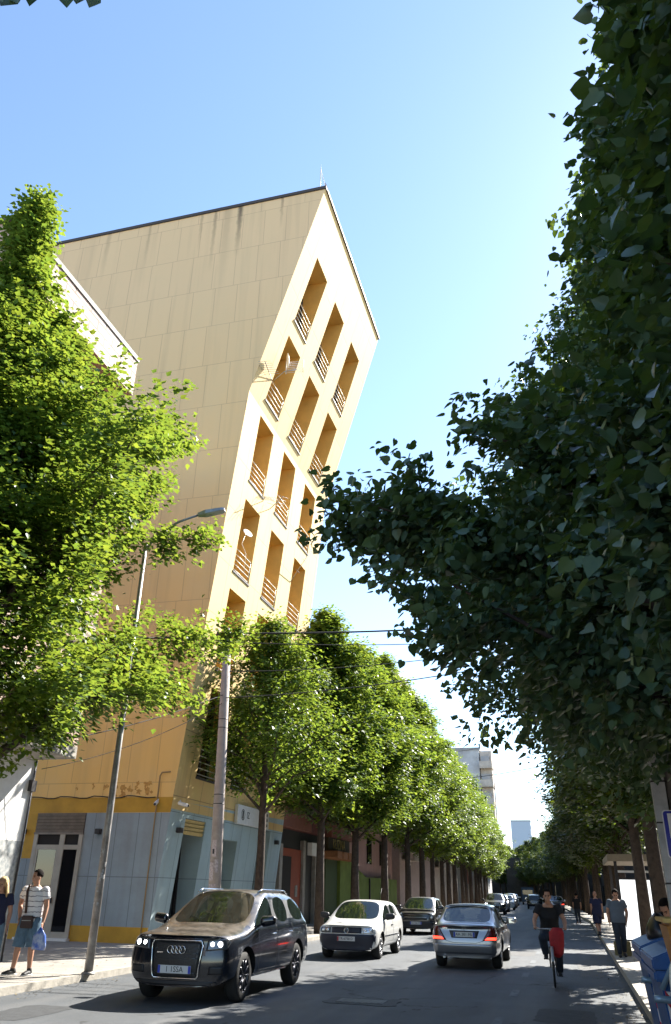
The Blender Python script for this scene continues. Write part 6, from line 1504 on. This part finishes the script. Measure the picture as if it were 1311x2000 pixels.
    if o is not None:
        me = o.mesh(); bm = bmesh.new(); bm.from_mesh(me); bmesh.ops.delete(bm, geom=[v for v in bm.verts if cut(v.co)], context='VERTS')
        for v in bm.verts: v.co = hp(*v.co)
        bm.to_mesh(me); bm.free(); o2 = MB(); 
        hh = link('hair', me, M[hair], t); sm = hh.modifiers.new('s', 'SOLIDIFY'); sm.thickness = .012; sm.offset = 0
        if hairstyle == 'long':
            o = MB(); rr = random.Random(2)
            for k in range(26):
                a = pi * (.0 + 1.0 * k / 25); x, y = .088 * cos(a), -.10 * sin(a) - .01
                o.tube([hp(x * .8, y * .7, .09), hp(x, y, .0), hp(x * 1.25, y * 1.1, -.12), hp(x * 1.3 + rr.uniform(-.02, .02), y * 1.1 - .01, -.26 - rr.uniform(0, .08))], [.018, .024, .022, .006], 6)
            o.build('long_hair', M[hair], t)
    o = MB()
    for sx in (1, -1): o.sphere(hp(sx * .032, .083, .018), (.013, .008, .008), 8, 6); 
    o.build('eyes', M['black'], t)
    o = MB()
    for sx in (1, -1): o.cap_tube([hp(sx * .016, .092, .036), hp(sx * .048, .080, .040)], [.006, .005], 6)
    o.build('eyebrows', M[hair], t)
    return t

def standing(h=1.75, **kw):
    k = h / 1.75
    J = dict(pelvis=(0, 0, .93), chest=(0, .0, 1.26), neck=(0, .0, 1.46), head=(0, .02, 1.605), shoulderR=(.19, 0, 1.40), shoulderL=(-.19, 0, 1.40), elbowR=(.235, -.02, 1.12), elbowL=(-.235, -.02, 1.12), wristR=(.23, .06, .88), wristL=(-.23, .06, .88),
             hipR=(.09, 0, .90), hipL=(-.09, 0, .90), kneeR=(.10, .03, .50), kneeL=(-.10, .03, .50), ankleR=(.11, -.02, .085), ankleL=(-.11, -.02, .085), toeR=(.13, .13, .03), toeL=(-.13, .13, .03))
    J.update(kw)
    return {n: (tuple(c * k for c in v) if isinstance(v, tuple) and not n.startswith(('hand', 'palm')) else v) for n, v in J.items()}
# a person facing the camera has rz = pi (forward = -Y)
J = standing(1.84, elbowR=(.27, -.05, 1.15), wristR=(.205, .05, .93), elbowL=(-.25, -.02, 1.12), wristL=(-.255, .07, .86), kneeR=(.14, .03, .50), ankleR=(.20, -.02, .085), toeR=(.30, .10, .03), kneeL=(-.10, .04, .50), ankleL=(-.12, .02, .085), toeL=(-.09, .17, .03), hipR=(.10, 0, .90), curlL=.8)
man = person('man in a white striped T-shirt and denim shorts standing on the left pavement', (-10.33, 15.1, .12), pi + .25, J,
             [('shirt', 'stripes', .07, 1.04), ('legs', 'denim', .12, 1.12, 'shorts'), ('shoes', 'shoe', 'shoe_w')], build=1.06, head_turn=-.75, head_tilt=-.05)
o = MB(); kk = 1.84 / 1.75
o.tube([(-.14 * kk, -.03, 1.44 * kk), (-.10, .10, 1.44 * kk), (.02, .165, 1.22 * kk), (.06, .175, 1.02 * kk)], [(.022, .004)] * 4, 6, hint=(1, 0, 0))
bag = thing('crossbody_bag', 'dark brown crossbody bag with a strap worn by the man in the striped T-shirt', 'bag', (-10.33, 15.1, .12), pi + .25)
o = MB()
o.tube([(.13, .03, 1.56), (.12, .125, 1.44), (.09, .155, 1.25), (.07, .165, 1.06)], [(.024, .006)] * 4, 8, hint=(1, 0, 0)); o.tube([(.13, .03, 1.56), (.05, -.12, 1.45), (-.12, -.16, 1.2), (-.21, -.02, 1.03), (-.10, .15, .98)], [(.022, .006)] * 5, 8, hint=(0, 0, 1)); o.build('strap', M['leather'], bag)
o = MB(); o.hexa([(-.11, .14, .80), (.13, .14, .80), (.13, .22, .80), (-.11, .22, .80), (-.10, .135, 1.02), (.12, .135, 1.02), (.12, .20, 1.02), (-.10, .20, 1.02)]); pb = o.build('pouch', M['leather'], bag, .015)
o = MB(); o.box(-.08, .10, .221, .226, .93, .94); o.build('zip', M['metal'], bag)
cb = thing('carrier_bag', 'blue and white plastic carrier bag in the hand of the man in stripes', 'bag', (-10.33, 15.1, .12), pi + .25)
o = MB(); ang = []
P = [(-.27, .13, .82), (-.27, .13, .74), (-.27, .13, .68), (-.275, .13, .52), (-.27, .13, .44)]
o.tube(P, [(.02, .02), (.07, .04), (.12, .055), (.14, .07), (.13, .06)], 18, True, (1, 0, 0)); me = o.mesh()
for v in me.vertices: v.co.x += .008 * sin(v.co.z * 60 + v.co.y * 30); v.co.y += .008 * cos(v.co.z * 45 + v.co.x * 40)
link('sack', me, M['bagblue'], cb)
# woman partly cut by the left edge
J = standing(1.68, kneeR=(.10, .16, .50), ankleR=(.10, .28, .14), toeR=(.11, .42, .10), kneeL=(-.10, -.06, .50), ankleL=(-.10, -.26, .12), toeL=(-.10, -.13, .03), wristR=(.20, .22, .98), elbowR=(.22, -.02, 1.12))
person('blonde woman in a dark top and jeans at the far left edge', (-10.75, 14.6, .12), pi + .5, J, [('shirt', 'shirt_navy', .04, .96), ('legs', 'denim', 'ankle', .96, 'jeans'), ('shoes', 'shoe_w')], build=.93, hair='hair_blond', hairstyle='long', head_turn=-.4)
# walking man in grey shirt, looking down
J = standing(1.74, head=(0, .06, 1.585), neck=(0, .02, 1.455), kneeR=(.08, .10, .50), ankleR=(.07, .13, .09), toeR=(.08, .28, .035), kneeL=(-.09, .02, .49), ankleL=(-.09, -.20, .13), toeL=(-.10, -.08, .03), elbowR=(.26, -.04, 1.13), wristR=(.25, .10, .90), elbowL=(-.27, -.06, 1.14), wristL=(-.22, .03, .90))
person('man in a blue-grey T-shirt and dark jeans walking with bowed head on the right pavement', (1.16, 26.4, .13), pi + .05, J, [('shirt', 'shirt_grey', .06, 1.08), ('legs', 'denim_dark', 'ankle', 1.0, 'jeans'), ('shoes', 'shoe')], build=1.08, head_tilt=-.5)
# bald man in navy walking away
J = standing(1.70, kneeR=(.09, .12, .50), ankleR=(.09, .10, .10), toeR=(.10, .24, .03), kneeL=(-.09, -.02, .49), ankleL=(-.09, -.26, .12), toeL=(-.09, -.14, .03), elbowR=(.24, -.08, 1.14), wristR=(.22, .0, .9))
person('balding man in a navy T-shirt and dark shorts walking away behind the man in grey', (.90, 39.5, .13), .35, J, [('shirt', 'shirt_navy', .10, 1.12), ('legs', 'shirt_navy', .05, 1.1, 'shorts'), ('shoes', 'shoe')], build=1.12, hairstyle='bald')
# distant pedestrian
J = standing(1.75, kneeR=(.09, .10, .50), ankleL=(-.09, -.2, .12))
person('dark distant pedestrian at the right kerb behind the cyclist', (.15, 58.0, .004), .1, J, [('shirt', 'shirt_black', .06, 1.05), ('legs', 'denim_dark', 'ankle', 1.0, 'trousers')], build=1.05)
# dark-haired woman behind the bins
J = standing(1.62, head=(0, .12, 1.50), neck=(0, .05, 1.40), chest=(0, .02, 1.22), wristR=(.12, .30, 1.05), wristL=(-.10, .32, 1.08), elbowR=(.24, .05, 1.10), elbowL=(-.24, .05, 1.10))
person('dark-haired woman in black leaning forward behind the blue containers', (1.33, 13.3, .13), pi / 2 + .9, J, [('shirt', 'shirt_black', .10, 1.05, True), ('legs', 'denim_dark', 'ankle', 1.0, 'trousers'), ('shoes', 'shoe')], build=.98, hairstyle='long', head_tilt=-.6)

# ------------------------------------------------------------------ cyclist and bicycle
CX_, CY_ = -.55, 19.3
bk = thing('bicycle', 'dark city bicycle ridden towards the camera along the middle of the right lane', 'bicycle', (CX_, CY_, .004), pi + .03)
def bwheel(y):
    o = MB(); n = 36; r = .335; o.tube([(0, r * cos(2 * pi * k / n), r * sin(2 * pi * k / n)) for k in range(n + 1)], .022, 8, False); w_ = o.build('wheel', M['rubber'], bk); w_.location = (0, y, .357)
    o = MB(); r = .308; o.tube([(0, r * cos(2 * pi * k / n), r * sin(2 * pi * k / n)) for k in range(n + 1)], .009, 6, False)
    for k in range(16):
        a = 2 * pi * k / 16; o.tube([(.02 * (-1) ** k, 0, 0), (0, .305 * cos(a), .305 * sin(a))], .0018, 4, False)
    o.lathe([(.0, -.035), (.025, -.035), (.018, 0), (.025, .035), (0, .035)], 10, 'x'); o.build('rim', M['rim'], w_)
bwheel(.55); bwheel(-.50)
o = MB()
for a, b_, r in [((0, .40, .82), (0, -.12, .32), .018), ((0, .38, .90), (0, -.18, .62), .016), ((0, -.12, .30), (0, -.24, .86), .016), ((0, .42, .74), (0, .38, 1.0), .018)]: o.tube([a, b_], r, 8)
for sx in (1, -1):
    o.tube([(sx * .05, .43, .70), (sx * .06, .50, .50), (sx * .055, .55, .357)], .013, 6); o.tube([(sx * .05, -.50, .357), (sx * .02, -.12, .31)], .010, 6); o.tube([(sx * .05, -.50, .357), (sx * .02, -.22, .72)], .009, 6)
o.box(-.06, .06, .41, .45, .68, .72); o.build('frame', M['black'], bk)
o = MB(); o.tube([(0, .38, .98), (0, .42, 1.03)], .016, 8); o.tube([(-.31, .22, 1.03), (-.24, .34, 1.03), (0, .42, 1.04), (.24, .34, 1.03), (.31, .22, 1.03)], .013, 8); hb = o.build('handlebar', M['metal'], bk)
for sx in (1, -1): o = MB(); o.tube([(sx * .32, .18, 1.03), (sx * .285, .27, 1.03)], .018, 8); o.build('grip', M['black'], hb)
o = MB(); o.cap_tube([(0, -.13, .90), (0, -.22, .90), (0, -.34, .90)], [(.03, .02), (.06, .03), (.085, .035)], 10, hint=(1, 0, 0)); o.build('saddle', M['black'], bk)
for sx, (py, pz) in ((1, (-.02, .47)), (-1, (-.22, .15))):
    o = MB(); o.tube([(sx * .05, -.12, .31), (sx * .07, py, pz)], .010, 6); o.box(sx * .13 - .05, sx * .13 + .05, py - .04, py + .04, pz - .012, pz + .012); o.build('pedal_crank', M['darkmetal'], bk)
o = MB()
n = 20; P = [(.44, .04), (.50, .20), (.62, .33), (.80, .36)]
for w2 in (.028,):
    o.tube([(0, .55 + .375 * cos(a), .357 + .375 * sin(a)) for a in [radians(x) for x in range(20, 150, 12)]], [(.03, .004)] * len(range(20, 150, 12)), 6, False, hint=(1, 0, 0))
o.build('mudguard', M['metal'], bk)
rbg = thing('red_bag', 'crumpled red cloth bag hanging from the handlebar of the bicycle', 'bag', (CX_, CY_, .004), pi + .03)
o = MB(); o.tube([(-.13, .50, 1.06), (-.13, .52, .98), (-.12, .53, .80), (-.11, .52, .62), (-.10, .51, .54)], [(.10, .05), (.15, .075), (.145, .08), (.12, .07), (.06, .04)], 20, True, (1, 0, 0)); me = o.mesh()
for v in me.vertices: v.co.x += .012 * sin(v.co.z * 40 + v.co.y * 25); v.co.y += .014 * cos(v.co.z * 22 + v.co.x * 45)
q = link('sack', me, M['red'], rbg)
J = dict(pelvis=(0, -.24, .97), chest=(0, -.10, 1.30), neck=(0, -.03, 1.50), head=(0, .03, 1.635), shoulderR=(.20, -.08, 1.43), shoulderL=(-.20, -.08, 1.43), elbowR=(.31, .0, 1.19), elbowL=(-.31, .0, 1.19), wristR=(.305, .16, 1.07), wristL=(-.305, .16, 1.07),
         handR=(-.05, .6, -.35), handL=(.05, .6, -.35), palmR=(-1, 0, 0), palmL=(1, 0, 0), curlR=.9, curlL=.9,
         hipR=(.09, -.22, .94), hipL=(-.09, -.22, .94), kneeR=(.17, .16, .86), kneeL=(-.13, .02, .58), ankleR=(.13, -.04, .56), ankleL=(-.13, -.22, .235), toeR=(.13, .10, .50), toeL=(-.13, -.08, .185))
person('cyclist in a black T-shirt and dark jeans riding a bicycle towards the camera', (CX_, CY_, .004), pi + .03, J, [('shirt', 'shirt_black', .05, 1.06), ('legs', 'denim_dark', 'ankle', 1.1, 'jeans'), ('shoes', 'shoe')], build=1.08, head_tilt=-.12)
